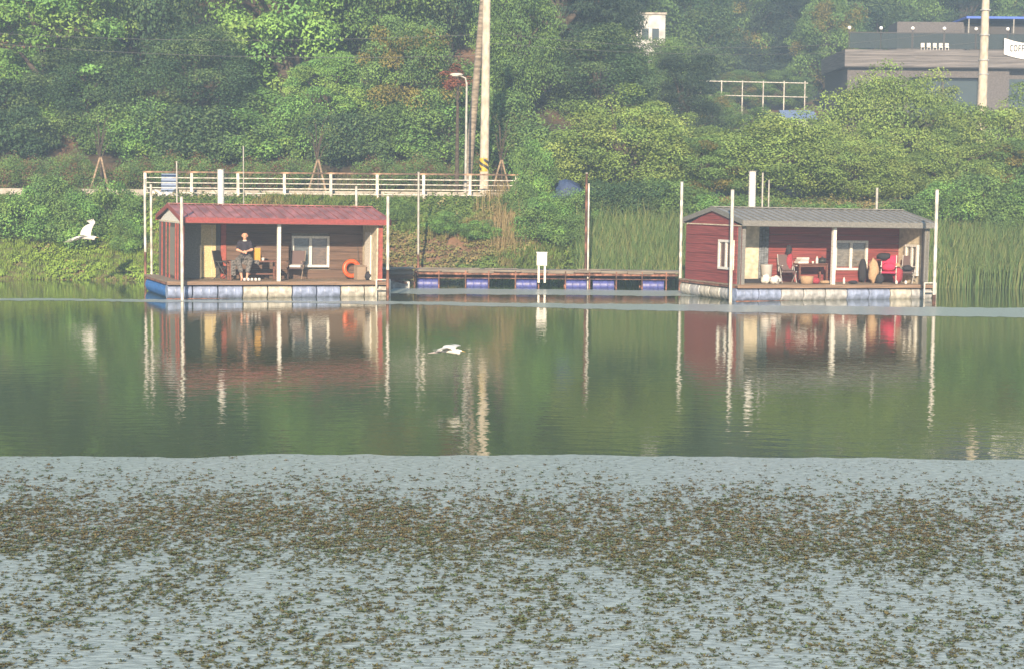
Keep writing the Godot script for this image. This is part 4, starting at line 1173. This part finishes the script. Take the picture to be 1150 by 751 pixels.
	solo("dark_bundle", shape().lump(Vector3(0, 0.1, 0), Vector3(0.16, 0.12, 0.14), 0.2, 41), M.red_cloth, "dark red bundle beside the tan basket", "bundle", "", "", in_cabin(c, 3.5, y, -0.6))
	solo("coiled_rope", shape().lathe([Vector2(0.08, 0), Vector2(0.2, 0.0), Vector2(0.23, 0.05), Vector2(0.19, 0.1), Vector2(0.1, 0.09), Vector2(0.08, 0)], 16), M.tan_cloth, "coil of pale rope on the deck beside the white post", "rope", "", "", in_cabin(c, 4.02, y, -0.75))
	var k2 := 0
	for q in [[1.62, -0.9, 0.17, 0.18], [1.8, -0.6, 0.16, 0.15], [1.98, -0.75, 0.18, 0.14]]:
		solo("plastic_bag", shape().lump(Vector3(0, q[3] * 0.8, 0), Vector3(q[2], q[3], 0.15), 0.35, 51 + k2, 18, 12), M.white_plastic, ["white plastic bag nearest the dark curtain on the porch", "small white plastic bag between two others on the porch", "white plastic bag beside the grey folding chair"][k2], "bag", "", "", in_cabin(c, q[0], y, q[1]))
		k2 += 1
	solo("porch_mat", shape().box(Vector3(0, 0.06, 0), Vector3(0.85, 0.12, 0.5)), M.black_cloth, "dark low box on the porch before the cream panel", "box", "", "", in_cabin(c, 1.35, y, -1.35), A)
	solo("grey_bin", shape().lathe([Vector2(0, 0), Vector2(0.17, 0), Vector2(0.21, 0.6), Vector2(0.23, 0.62), Vector2(0.2, 0.64), Vector2(0, 0.66)], 14), M.grey_metal, "grey bin standing under the dark curtain", "bin", "", "", in_cabin(c, 2.05, y, -1.6))
	bottle("small white bottle on the deck right of the white post", in_cabin(c, 4.62, y, -0.5), 0.045, 0.24, M.white_plastic)
	solo("dark_bundle", shape().lump(Vector3(0, 0.05, 0), Vector3(0.17, 0.06, 0.12), 0.2, 61), M.black_cloth, "flat black bundle on the deck below the window", "bundle", "", "", in_cabin(c, 5.0, y, -0.5))
	solo("tan_jacket", shape().lump(Vector3(0, 0.42, 0), Vector3(0.19, 0.46, 0.16), 0.22, 71, 16, 12), M.tan_cloth, "tall tan bundle of cloth standing by the porch window", "bundle", "", "", in_cabin(c, 6.25, y, -1.1))
	solo("dark_bag", shape().lump(Vector3(0, 0.17, 0), Vector3(0.15, 0.18, 0.13), 0.12, 81), M.black_cloth, "black bag at the foot of the tan bundle", "bag", "", "", in_cabin(c, 6.3, y, -0.75))
	solo("dark_bag", shape().lump(Vector3(0, 0.42, 0), Vector3(0.16, 0.44, 0.15), 0.12, 82), M.black_cloth, "tall black bag leaning against the wall behind the tan bundle", "bag", "", "", in_cabin(c, 6.1, y, -1.6))
	camp_chair("pink_chair", "bright pink camp chair with white legs on the porch", in_cabin(c, 6.7, y, -0.8), A - 0.6, M.pink_cloth, M.white_plastic)
	solo("pink_cushion", shape().lump(Vector3(0, 0.0, 0), Vector3(0.26, 0.16, 0.22), 0.15, 91), M.pink_cloth, "bright pink cushion lying on the pink camp chair", "cushion", "", "", in_cabin(c, 6.68, y + 0.6, -0.78))
	solo("black_cap", shape().lump(Vector3(0, 0.0, 0), Vector3(0.25, 0.13, 0.18), 0.2, 93), M.black_cloth, "black folded jacket on top of the pink chair's backrest", "jacket", "", "", in_cabin(c, 6.62, y + 0.98, -1.05))
	solo("red_bundle", shape().lump(Vector3(0, 0.3, 0), Vector3(0.2, 0.32, 0.16), 0.25, 95), M.red_cloth, "red bundle between the pink chair and the dark folding chair", "bundle", "", "", in_cabin(c, 7.08, y, -0.8))
	solo("tan_hat", shape().lathe([Vector2(0.2, 0), Vector2(0.12, 0.02), Vector2(0.1, 0.1), Vector2(0, 0.12)], 14), M.tan_cloth, "pale hat lying on the red bundle", "hat", "", "", in_cabin(c, 7.06, y + 0.62, -0.8))
	camp_chair("folding_chair", "dark folding chair at the cream end wall of the porch", in_cabin(c, 7.5, y, -0.8), A - 0.9, M.maroon_mesh, M.grey_metal)
	solo("dark_bag", shape().lump(Vector3(0, 0.1, 0), Vector3(0.2, 0.11, 0.15), 0.15, 97), M.black_cloth, "black bag resting on the dark folding chair", "bag", "", "", in_cabin(c, 7.46, y + 0.46, -0.75))
	for q in [[6.75, -0.35], [7.15, -0.35]]:
		bottle("small pale bottle on the deck below the pink chair", in_cabin(c, q[0], y, q[1]), 0.05, 0.14, M.white_plastic, "small bottles below the pink chair")


# ---------------------------------------------------------------- bodies (tapered bones joined smoothly, meshed as surface nets)
func flesh(s: Shape, bones: Array, cell: float, k: float) -> void:   # bone: [a, b, ra, rb]
	var lo := Vector3.INF
	var hi := -Vector3.INF
	for b in bones:
		for q in [[b[0], b[2]], [b[1], b[3]]]:
			lo = lo.min(q[0] - Vector3.ONE * (q[1] + 2.5 * cell))
			hi = hi.max(q[0] + Vector3.ONE * (q[1] + 2.5 * cell))
	var nx := int((hi.x - lo.x) / cell) + 2
	var ny := int((hi.y - lo.y) / cell) + 2
	var nz := int((hi.z - lo.z) / cell) + 2
	var f := PackedFloat32Array()
	f.resize(nx * ny * nz)
	f.fill(1.0)
	for b in bones:
		var a: Vector3 = b[0]
		var ab: Vector3 = b[1] - b[0]
		var l2 := maxf(ab.length_squared(), 1e-9)
		var rm: float = maxf(b[2], b[3]) + k + 2.0 * cell
		var l := ((a.min(b[1]) - Vector3.ONE * rm - lo) / cell).floor()
		var h := ((a.max(b[1]) + Vector3.ONE * rm - lo) / cell).ceil()
		for z in range(maxi(0, int(l.z)), mini(nz, int(h.z))):
			for y in range(maxi(0, int(l.y)), mini(ny, int(h.y))):
				var row := (z * ny + y) * nx
				for x in range(maxi(0, int(l.x)), mini(nx, int(h.x))):
					var p := lo + Vector3(x, y, z) * cell - a
					var t := clampf(p.dot(ab) / l2, 0, 1)
					var d: float = (p - ab * t).length() - lerpf(b[2], b[3], t)
					var e := f[row + x]
					var g := maxf(k - absf(d - e), 0.0) / k
					f[row + x] = minf(d, e) - g * g * k * 0.25
	var ids := {}
	var first := s.v.size()
	for z in nz - 1:
		for y in ny - 1:
			var row := (z * ny + y) * nx
			for x in nx - 1:
				var i := row + x
				var c := [f[i], f[i + 1], f[i + nx], f[i + nx + 1], f[i + nx * ny], f[i + nx * ny + 1], f[i + nx * ny + nx], f[i + nx * ny + nx + 1]]
				var neg := 0
				for q in c: if q < 0: neg += 1
				if neg == 0 or neg == 8: continue
				var sum := Vector3.ZERO
				var cnt := 0
				for e in [[0, 1], [2, 3], [4, 5], [6, 7], [0, 2], [1, 3], [4, 6], [5, 7], [0, 4], [1, 5], [2, 6], [3, 7]]:
					var u: float = c[e[0]]
					var w: float = c[e[1]]
					if (u < 0) != (w < 0):
						var t := u / (u - w)
						sum += Vector3(e[0] & 1, (e[0] >> 1) & 1, (e[0] >> 2) & 1).lerp(Vector3(e[1] & 1, (e[1] >> 1) & 1, (e[1] >> 2) & 1), t)
						cnt += 1
				ids[i] = s.vert(lo + (Vector3(x, y, z) + sum / cnt) * cell, Vector3.UP)
	var step := [1, nx, nx * ny]
	for i in ids:
		for ax in 3:
			var u: int = step[(ax + 1) % 3]
			var w: int = step[(ax + 2) % 3]
			if not (ids.has(i - u) and ids.has(i - w) and ids.has(i - u - w)): continue
			var a := f[i] < 0
			var b: bool = f[i + step[ax]] < 0
			if a == b: continue
			var q := [ids[i], ids[i - u], ids[i - u - w], ids[i - w]]
			if not a: q.reverse()
			s.ix.append_array(PackedInt32Array([q[0], q[1], q[2], q[0], q[2], q[3]]))
	for i in range(first, s.n.size()): s.n[i] = Vector3.ZERO
	for t in range(0, s.ix.size(), 3):
		if s.ix[t] < first: continue
		var fn := (s.v[s.ix[t + 2]] - s.v[s.ix[t]]).cross(s.v[s.ix[t + 1]] - s.v[s.ix[t]])
		for j in 3: s.n[s.ix[t + j]] += fn
	for i in range(first, s.n.size()): s.n[i] = s.n[i].normalized()


func make_person() -> void:
	var p := thing("person", "person in dark short sleeved shirt and patterned trousers sitting with hands clasped", "person", in_cabin(red_cabin, 2.86, 0.58, -0.78), 0.12)
	var V := func(x: float, y: float, z: float) -> Vector3: return Vector3(x, y, z)
	var torso := [[V.call(-0.09, 0.80, 0.0), V.call(0.09, 0.80, 0.0), 0.12, 0.12], [V.call(0, 0.82, 0), V.call(0, 1.05, 0.0), 0.13, 0.125], [V.call(0, 1.05, 0.0), V.call(0, 1.25, -0.01), 0.13, 0.13], [V.call(-0.14, 1.31, -0.02), V.call(0.14, 1.31, -0.02), 0.075, 0.075]]
	var thighs := [[V.call(-0.10, 0.79, 0.02), V.call(-0.22, 0.735, 0.38), 0.095, 0.072], [V.call(0.10, 0.79, 0.02), V.call(0.20, 0.735, 0.38), 0.095, 0.072]]
	var shins := [[V.call(-0.22, 0.72, 0.38), V.call(-0.13, 0.35, 0.40), 0.062, 0.058], [V.call(0.20, 0.72, 0.38), V.call(0.11, 0.35, 0.40), 0.062, 0.058]]
	var ankles := [[V.call(-0.13, 0.35, 0.40), V.call(-0.10, 0.10, 0.38), 0.052, 0.036], [V.call(0.11, 0.35, 0.40), V.call(0.08, 0.10, 0.38), 0.052, 0.036]]
	var feet := [[V.call(-0.09, 0.05, 0.37), V.call(-0.11, 0.035, 0.56), 0.042, 0.03], [V.call(0.07, 0.05, 0.37), V.call(0.09, 0.035, 0.56), 0.042, 0.03]]
	var upper := [[V.call(-0.19, 1.31, -0.02), V.call(-0.25, 1.07, 0.06), 0.056, 0.045], [V.call(0.19, 1.31, -0.02), V.call(0.24, 1.08, 0.08), 0.056, 0.045]]
	var fore := [[V.call(-0.25, 1.07, 0.06), V.call(-0.035, 0.99, 0.25), 0.043, 0.028], [V.call(0.24, 1.08, 0.08), V.call(0.045, 1.02, 0.26), 0.043, 0.028]]
	var neck := [[V.call(0, 1.33, -0.01), V.call(0, 1.46, 0.01), 0.062, 0.055]]
	var body := shape()
	flesh(body, torso + thighs + shins + ankles + feet + upper + fore + neck, 0.016, 0.05)
	# head with brow, nose, mouth, chin and ears
	flesh(body, [[V.call(0, 1.585, 0.0), V.call(0, 1.56, 0.035), 0.094, 0.084], [V.call(0, 1.50, 0.045), V.call(0, 1.475, 0.06), 0.06, 0.035], [V.call(0, 1.43, 0.0), V.call(0, 1.5, 0.01), 0.055, 0.06], [V.call(0, 1.58, 0.112), V.call(0, 1.545, 0.128), 0.012, 0.018], [V.call(-0.035, 1.595, 0.098), V.call(0.035, 1.595, 0.098), 0.016, 0.016], [V.call(-0.025, 1.505, 0.097), V.call(0.025, 1.505, 0.097), 0.013, 0.013], [V.call(-0.094, 1.575, 0.0), V.call(-0.092, 1.535, 0.005), 0.02, 0.014], [V.call(0.094, 1.575, 0.0), V.call(0.092, 1.535, 0.005), 0.02, 0.014]], 0.006, 0.02)
	# clasped hands, each palm with four fingers and a thumb
	for sd in [-1.0, 1.0]:
		var w: Vector3 = V.call(-0.035, 0.99, 0.25) if sd < 0 else V.call(0.045, 1.02, 0.26)
		var dir: Vector3 = (V.call(1, -0.15, 0.35) if sd < 0 else V.call(-1, -0.25, 0.3)).normalized()
		var across: Vector3 = V.call(0, 1, 0)
		var bones := [[w, w + dir * 0.06, 0.026, 0.03]]
		for k in 4:
			var root: Vector3 = w + dir * 0.065 + across * (0.033 - 0.022 * k)
			var ln: float = [0.062, 0.07, 0.066, 0.052][k]
			var kn: Vector3 = root + dir * ln * 0.5 + V.call(0, 0, 0.012)
			bones.append([root, kn, 0.0095, 0.009])
			bones.append([kn, kn + (dir * 0.6 + V.call(0, -0.15, -0.75)).normalized() * ln * 0.5, 0.009, 0.008])
		bones.append([w + dir * 0.02 + across * 0.026, w + dir * 0.055 + across * 0.055 + V.call(0, 0, 0.02), 0.012, 0.01])
		flesh(body, bones, 0.0045, 0.006)
	part("body", body, M.skin, p)
	var grown := func(list: Array, by: float, upto := 1.0) -> Array:
		var out := []
		for b in list: out.append([b[0], (b[0] as Vector3).lerp(b[1], upto), b[2] + by, lerpf(b[2], b[3], upto) + by])
		return out
	var shirt := shape()
	flesh(shirt, grown.call(torso, 0.014) + grown.call(upper, 0.018, 0.75), 0.016, 0.05)
	part("shirt", shirt, M.navy_shirt, p)
	part("collar", shape().lathe([Vector2(0.078, 1.375), Vector2(0.085, 1.40), Vector2(0.07, 1.415), Vector2(0.065, 1.38)], 16), M.white_plastic, p)
	var trousers := shape()
	flesh(trousers, grown.call([torso[0]], 0.022) + grown.call(thighs, 0.02) + grown.call(shins, 0.028), 0.016, 0.05)
	part("trousers", trousers, M.camo, p)
	var hair := shape()
	flesh(hair, [[V.call(0, 1.63, -0.035), V.call(0, 1.645, -0.005), 0.08, 0.062], [V.call(0, 1.6, -0.04), V.call(0, 1.53, -0.045), 0.082, 0.066]], 0.008, 0.03)
	part("hair", hair, M.hair, p)
	for x in [-0.034, 0.034]: part("eye", shape().lump(V.call(x, 1.572, 0.108), Vector3(0.014, 0.008, 0.008), 0.0), M.black_paint, p)


func wing(s: Shape, root: Vector3, tip: Vector3, back: Vector3, up: Vector3, chord: float) -> void:   # an arched wing with split primaries
	var n := 10
	var rows := []
	for k in n + 1:
		var t := float(k) / n
		var p := root.lerp(tip, t) + up * sin(t * PI * 0.8) * 0.12
		var ch := chord * (1.0 - 0.75 * pow(t, 2.2))
		rows.append([p, p + back * ch * 0.55 + up * 0.02, p + back * ch - up * 0.015])
	for k in n:
		for j in 2:
			for off in [0.0, -0.014]:
				var o: Vector3 = up.normalized() * off
				if off == 0.0: s.quad(rows[k][j] + o, rows[k + 1][j] + o, rows[k + 1][j + 1] + o, rows[k][j + 1] + o)
				else: s.quad(rows[k][j + 1] + o, rows[k + 1][j + 1] + o, rows[k + 1][j] + o, rows[k][j] + o)
	for k in 5:
		var t := 0.72 + k * 0.06
		var p := root.lerp(tip, t) + up * sin(t * PI * 0.8) * 0.12
		var e := p + (tip - root).normalized() * 0.16 + back * chord * (0.75 - 0.1 * k)
		s.quad(p, p + (tip - root).normalized() * 0.06, e + (tip - root).normalized() * 0.02, e)


func make_birds() -> void:
	var list := [
		["flying_egret", "white egret flying past the green bank bushes with wing raised", at(98, 267, 66.0), -0.25, Vector3(0.16, 0.46, -0.12), Vector3(-0.5, -0.2, 0.35), 1.02],
		["flying_egret", "white egret gliding low over the open water", at(507, 394, 33.0), -0.4, Vector3(-0.05, 0.03, -0.62), Vector3(-0.2, -0.05, 0.62), 0.62]]
	for b in list:
		var t := thing(b[0], b[1], "bird", b[2], b[3], "")
		var s := shape()
		flesh(s, [[Vector3(-0.26, 0.0, 0), Vector3(0.1, 0.0, 0), 0.055, 0.085], [Vector3(-0.26, 0, 0), Vector3(-0.42, -0.01, 0), 0.05, 0.02], [Vector3(0.1, 0.0, 0), Vector3(0.25, -0.05, 0), 0.075, 0.045], [Vector3(0.25, -0.05, 0), Vector3(0.22, 0.03, 0), 0.04, 0.034], [Vector3(0.22, 0.03, 0), Vector3(0.34, 0.02, 0), 0.036, 0.028]], 0.014, 0.04)
		wing(s, Vector3(0.08, 0.05, -0.06), Vector3(0.08, 0.05, -0.06) + b[4], Vector3(-1, 0.12, 0).normalized(), Vector3(-0.15, 0.5, 0.5), 0.44)
		wing(s, Vector3(0.08, 0.04, 0.06), Vector3(0.08, 0.04, 0.06) + b[5], Vector3(-1, -0.05, 0).normalized(), Vector3(0, 0.9, -0.2), 0.3)
		part("body", s, M.egret_white, t)
		var tips := shape()
		for k in 6:                                            # grey feathers along the near wing, its shade painted into their colour
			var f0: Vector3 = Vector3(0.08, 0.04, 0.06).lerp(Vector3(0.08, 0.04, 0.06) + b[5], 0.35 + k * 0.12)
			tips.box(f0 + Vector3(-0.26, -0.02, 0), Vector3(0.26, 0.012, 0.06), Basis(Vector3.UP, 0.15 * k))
		part("shaded_feathers", tips, M.egret_grey, t)
		part("beak", shape().tube(Vector3(0.35, 0.02, 0), Vector3(0.48, -0.005, 0), 0.016, 0.003, 7), M.beak, t)
		for z in [-0.025, 0.025]: part("leg", shape().tube(Vector3(-0.3, -0.03, z), Vector3(-0.62, -0.05, z), 0.011, 0.008, 6), M.egret_grey, t)
		t.scale = Vector3.ONE * b[6]


# ---------------------------------------------------------------- buildings behind
func make_buildings() -> void:
	# dark cafe with a roof terrace
	var o := Vector3(22.95, 9.0, -120.0)
	o.y = 8.2
	var c := thing("cafe_building", "dark grey cafe building with roof terrace and wide fascia", "building", o)
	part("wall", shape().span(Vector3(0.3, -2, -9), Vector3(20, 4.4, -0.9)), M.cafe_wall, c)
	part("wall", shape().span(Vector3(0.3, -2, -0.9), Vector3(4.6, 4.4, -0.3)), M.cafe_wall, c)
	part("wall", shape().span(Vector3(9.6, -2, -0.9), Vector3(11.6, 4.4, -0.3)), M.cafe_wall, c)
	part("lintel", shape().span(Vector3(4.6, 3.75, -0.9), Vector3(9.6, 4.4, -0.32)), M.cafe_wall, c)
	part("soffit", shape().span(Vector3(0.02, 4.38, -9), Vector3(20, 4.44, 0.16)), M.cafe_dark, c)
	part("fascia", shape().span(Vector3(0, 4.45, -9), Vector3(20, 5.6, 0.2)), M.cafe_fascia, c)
	for y in [4.8, 5.2]: part("fascia_seam", shape().span(Vector3(-0.01, y, 0.2), Vector3(20.01, y + 0.05, 0.23)), M.cafe_wall, c)
	for w in [[4.6, 7.05], [7.15, 9.6], [11.6, 14.3], [14.4, 17.1], [17.2, 19.9]]:
		var wn := part("window", shape().span(Vector3(w[0] + 0.04, 0.3, -0.86), Vector3(w[1] - 0.04, 3.72, -0.82)), M.window_dark, c)
		part("mullion", shape().span(Vector3(w[1] - 0.04, 0.3, -0.88), Vector3(w[1] + 0.06, 3.72, -0.7)), M.cafe_dark, wn)
	for k in 10:
		var x := 0.3 + k * 2.2
		var ps := part("terrace_post", shape().tube(Vector3(x, 5.6, 0.0), Vector3(x, 7.0, 0.0), 0.035, -1, 6), M.cafe_dark, c)
		part("globe", shape().lump(Vector3(x, 7.1, 0), Vector3(0.13, 0.13, 0.13), 0.0, 1, 10, 7), M.globe, ps)
	for k in 9: part("terrace_pane", shape().span(Vector3(0.36 + k * 2.2, 5.7, -0.01), Vector3(2.44 + k * 2.2, 6.75, 0.01)), M.terrace_glass, c)
	part("handrail", shape().span(Vector3(0.2, 6.76, -0.04), Vector3(20, 6.82, 0.04)), M.cafe_dark, c)
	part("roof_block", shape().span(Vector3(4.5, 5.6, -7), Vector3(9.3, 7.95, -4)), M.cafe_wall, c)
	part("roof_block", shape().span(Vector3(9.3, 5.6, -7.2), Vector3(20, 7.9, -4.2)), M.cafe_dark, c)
	part("awning", shape().span(Vector3(9.2, 8.12, -7.2), Vector3(20, 8.28, -3.0)), M.awning_blue, c)
	for k in 4: part("awning_post", shape().tube(Vector3(9.4 + k * 3.2, 5.6, -3.1), Vector3(9.4 + k * 3.2, 8.12, -3.1), 0.05, -1, 6), M.pale_steel, c)
	for k in 5:
		var ch := thing("terrace_chair", "small white chair on the cafe roof terrace", "chair", o + Vector3(5.4 + k * 0.42, 5.6, 0.12), 0, "white chairs on the cafe terrace")
		part("seat", shape().box(Vector3(0, 0.2, 0), Vector3(0.26, 0.06, 0.12)), M.white_paint, ch)
		part("backrest", shape().box(Vector3(0, 0.36, -0.05), Vector3(0.26, 0.26, 0.03)), M.white_paint, ch)
		for x in [-0.11, 0.11]: part("leg", shape().box(Vector3(x, 0.085, 0), Vector3(0.03, 0.17, 0.1)), M.white_paint, ch)
	# banner, hung in a sag from the terrace rail
	var bn := thing("cafe_banner", "white banner lettered COFFEE hanging on the cafe terrace", "banner", o + Vector3(11.0, 5.55, 0.32))
	var s := shape()
	for k in 12:
		var xa := k * 0.3
		var xb := xa + 0.3
		var sag := func(x: float) -> float: return -0.35 * sin(clampf(x / 3.6, 0, 1) * PI) - 0.1
		s.quad(Vector3(xa, sag.call(xa) - 0.1, 0), Vector3(xb, sag.call(xb) - 0.1, 0), Vector3(xb, sag.call(xb) + 1.0, 0), Vector3(xa, sag.call(xa) + 1.0, 0))
		s.quad(Vector3(xb, sag.call(xb) - 0.1, -0.02), Vector3(xa, sag.call(xa) - 0.1, -0.02), Vector3(xa, sag.call(xa) + 1.0, -0.02), Vector3(xb, sag.call(xb) + 1.0, -0.02))
	part("cloth", s, M.banner, bn)
	var tm := TextMesh.new()
	var fnt := SystemFont.new()
	fnt.font_names = PackedStringArray(["Droid Sans"])
	fnt.font_weight = 700
	tm.font = fnt
	tm.text = "COFFEE"
	tm.font_size = 64
	tm.pixel_size = 0.0066
	tm.depth = 0.02
	tm.material = M.banner_ink
	inst("lettering", tm, bn, Vector3(1.12, 0.2, 0.015)).scale = Vector3(1.0, 1.5, 1.0)

	# white house above the evergreens
	var w := thing("white_house", "white house showing between the dark evergreens", "building", Vector3(8.2, 10.4, -125.0))
	part("wall", shape().span(Vector3(0.6, -2, -5), Vector3(2.7, 6.2, 0)), M.white_wall, w)
	part("wall", shape().span(Vector3(-1.2, -2, -5), Vector3(0.6, 4.6, -0.4)), M.white_wall, w)
	part("roof", shape().span(Vector3(0.5, 6.2, -5.1), Vector3(2.8, 6.35, 0.1)), M.concrete, w)
	part("cornice", shape().span(Vector3(-1.3, 4.6, -5.1), Vector3(0.6, 4.75, -0.3)), M.concrete, w)
	for q in [[1.0, 4.4], [1.75, 4.4], [1.0, 2.4]]: part("window", shape().span(Vector3(q[0], q[1], -0.02), Vector3(q[0] + 0.5, q[1] + 0.8, 0.03)), M.window_dark, w)
	var w2 := thing("small_white_building", "small pale building behind the round olive tree", "building", at(775, 150, 126.0))
	part("wall", shape().span(Vector3(-0.9, -3, -3), Vector3(0.9, 2.0, 0)), M.white_wall, w2)
	part("roof", shape().span(Vector3(-1.0, 2.0, -3.1), Vector3(1.0, 2.15, 0.1)), M.concrete, w2)
	part("door", shape().span(Vector3(-0.3, -0.5, -0.02), Vector3(0.3, 1.4, 0.03)), M.window_dark, w2)

	var f := thing("hillside_fence", "long white post and rail fence below the far hillside", "fence", at(787, 109, 124.0))
	for k in 6: part("post", shape().tube(Vector3(k * 1.5, -2.6, 0), Vector3(k * 1.5, 1.2, 0), 0.05, -1, 6), M.white_steel, f)
	for y in [0.15, 1.15]: part("rail", shape().tube(Vector3(-0.3, y, 0.02), Vector3(7.7, y - 0.1, 0.02), 0.04, -1, 6), M.white_steel, f)
	var br := thing("blue_roofed_shed", "low shed with blue roof behind the olive trees", "shed", at(898, 154, 118.0))
	part("wall", shape().span(Vector3(-1.0, -2, -3), Vector3(1.0, 1.2, 0)), M.white_wall, br)
	part("roof", shape().prism(PackedVector2Array([Vector2(0.3, 1.2), Vector2(-1.5, 1.9), Vector2(-3.3, 1.2)]), -1.2, 1.2, Transform3D(Basis(Vector3(0, 0, 1), Vector3(0, 1, 0), Vector3(-1, 0, 0)), Vector3.ZERO)), M.blue_board, br)


# ---------------------------------------------------------------- scene
func _ready() -> void:
	var cam := Camera3D.new()
	cam.name = "camera"
	view_basis = Basis(Vector3.RIGHT, -PITCH) * Basis(Vector3.BACK, ROLL)
	cam.transform = Transform3D(view_basis, EYE)
	cam.fov = rad_to_deg(2.0 * atan(375.5 / FOCAL))
	cam.near = 0.5
	cam.far = 900
	add_child(cam)
	var env := Environment.new()
	env.background_mode = Environment.BG_SKY
	var psm := ProceduralSkyMaterial.new()
	psm.sky_top_color = Color(0.36, 0.49, 0.62)
	psm.sky_horizon_color = Color(0.80, 0.83, 0.83)
	psm.sky_curve = 0.22
	psm.ground_horizon_color = Color(0.72, 0.75, 0.73)
	psm.ground_bottom_color = Color(0.3, 0.33, 0.28)
	var sky := Sky.new()
	sky.sky_material = psm
	env.sky = sky
	env.background_energy_multiplier = 1.0
	env.tonemap_mode = Environment.TONE_MAPPER_LINEAR
	env.tonemap_exposure = 2.6
	env.sdfgi_enabled = true
	env.ssao_enabled = true
	env.ssil_enabled = true
	env.fog_enabled = true
	env.fog_density = 0.0019
	env.fog_light_color = Color(0.78, 0.89, 1.0)
	var we := WorldEnvironment.new()
	we.name = "environment"
	we.environment = env
	add_child(we)
	var sun := DirectionalLight3D.new()
	sun.name = "sun"
	sun.light_energy = 1.5
	sun.light_color = Color(1.0, 0.91, 0.78)
	sun.light_angular_distance = 1.0
	sun.shadow_enabled = true
	add_child(sun)
	var az := deg_to_rad(5.0)                                # left of straight behind the camera
	var el := deg_to_rad(20.0)
	sun.look_at_from_position(Vector3.ZERO, -Vector3(-sin(az) * cos(el), sin(el), cos(az) * cos(el)))

	tone.seed = 3
	tone.frequency = 0.02
	tone.fractal_octaves = 4
	make_materials()
	make_land()
	make_water()
	make_cabins()
	make_jetty()
	make_bank_furniture()
	make_poles()
	make_buildings()
	make_trees()
	make_ground_cover()
	make_porch_things()
	make_person()
	make_birds()
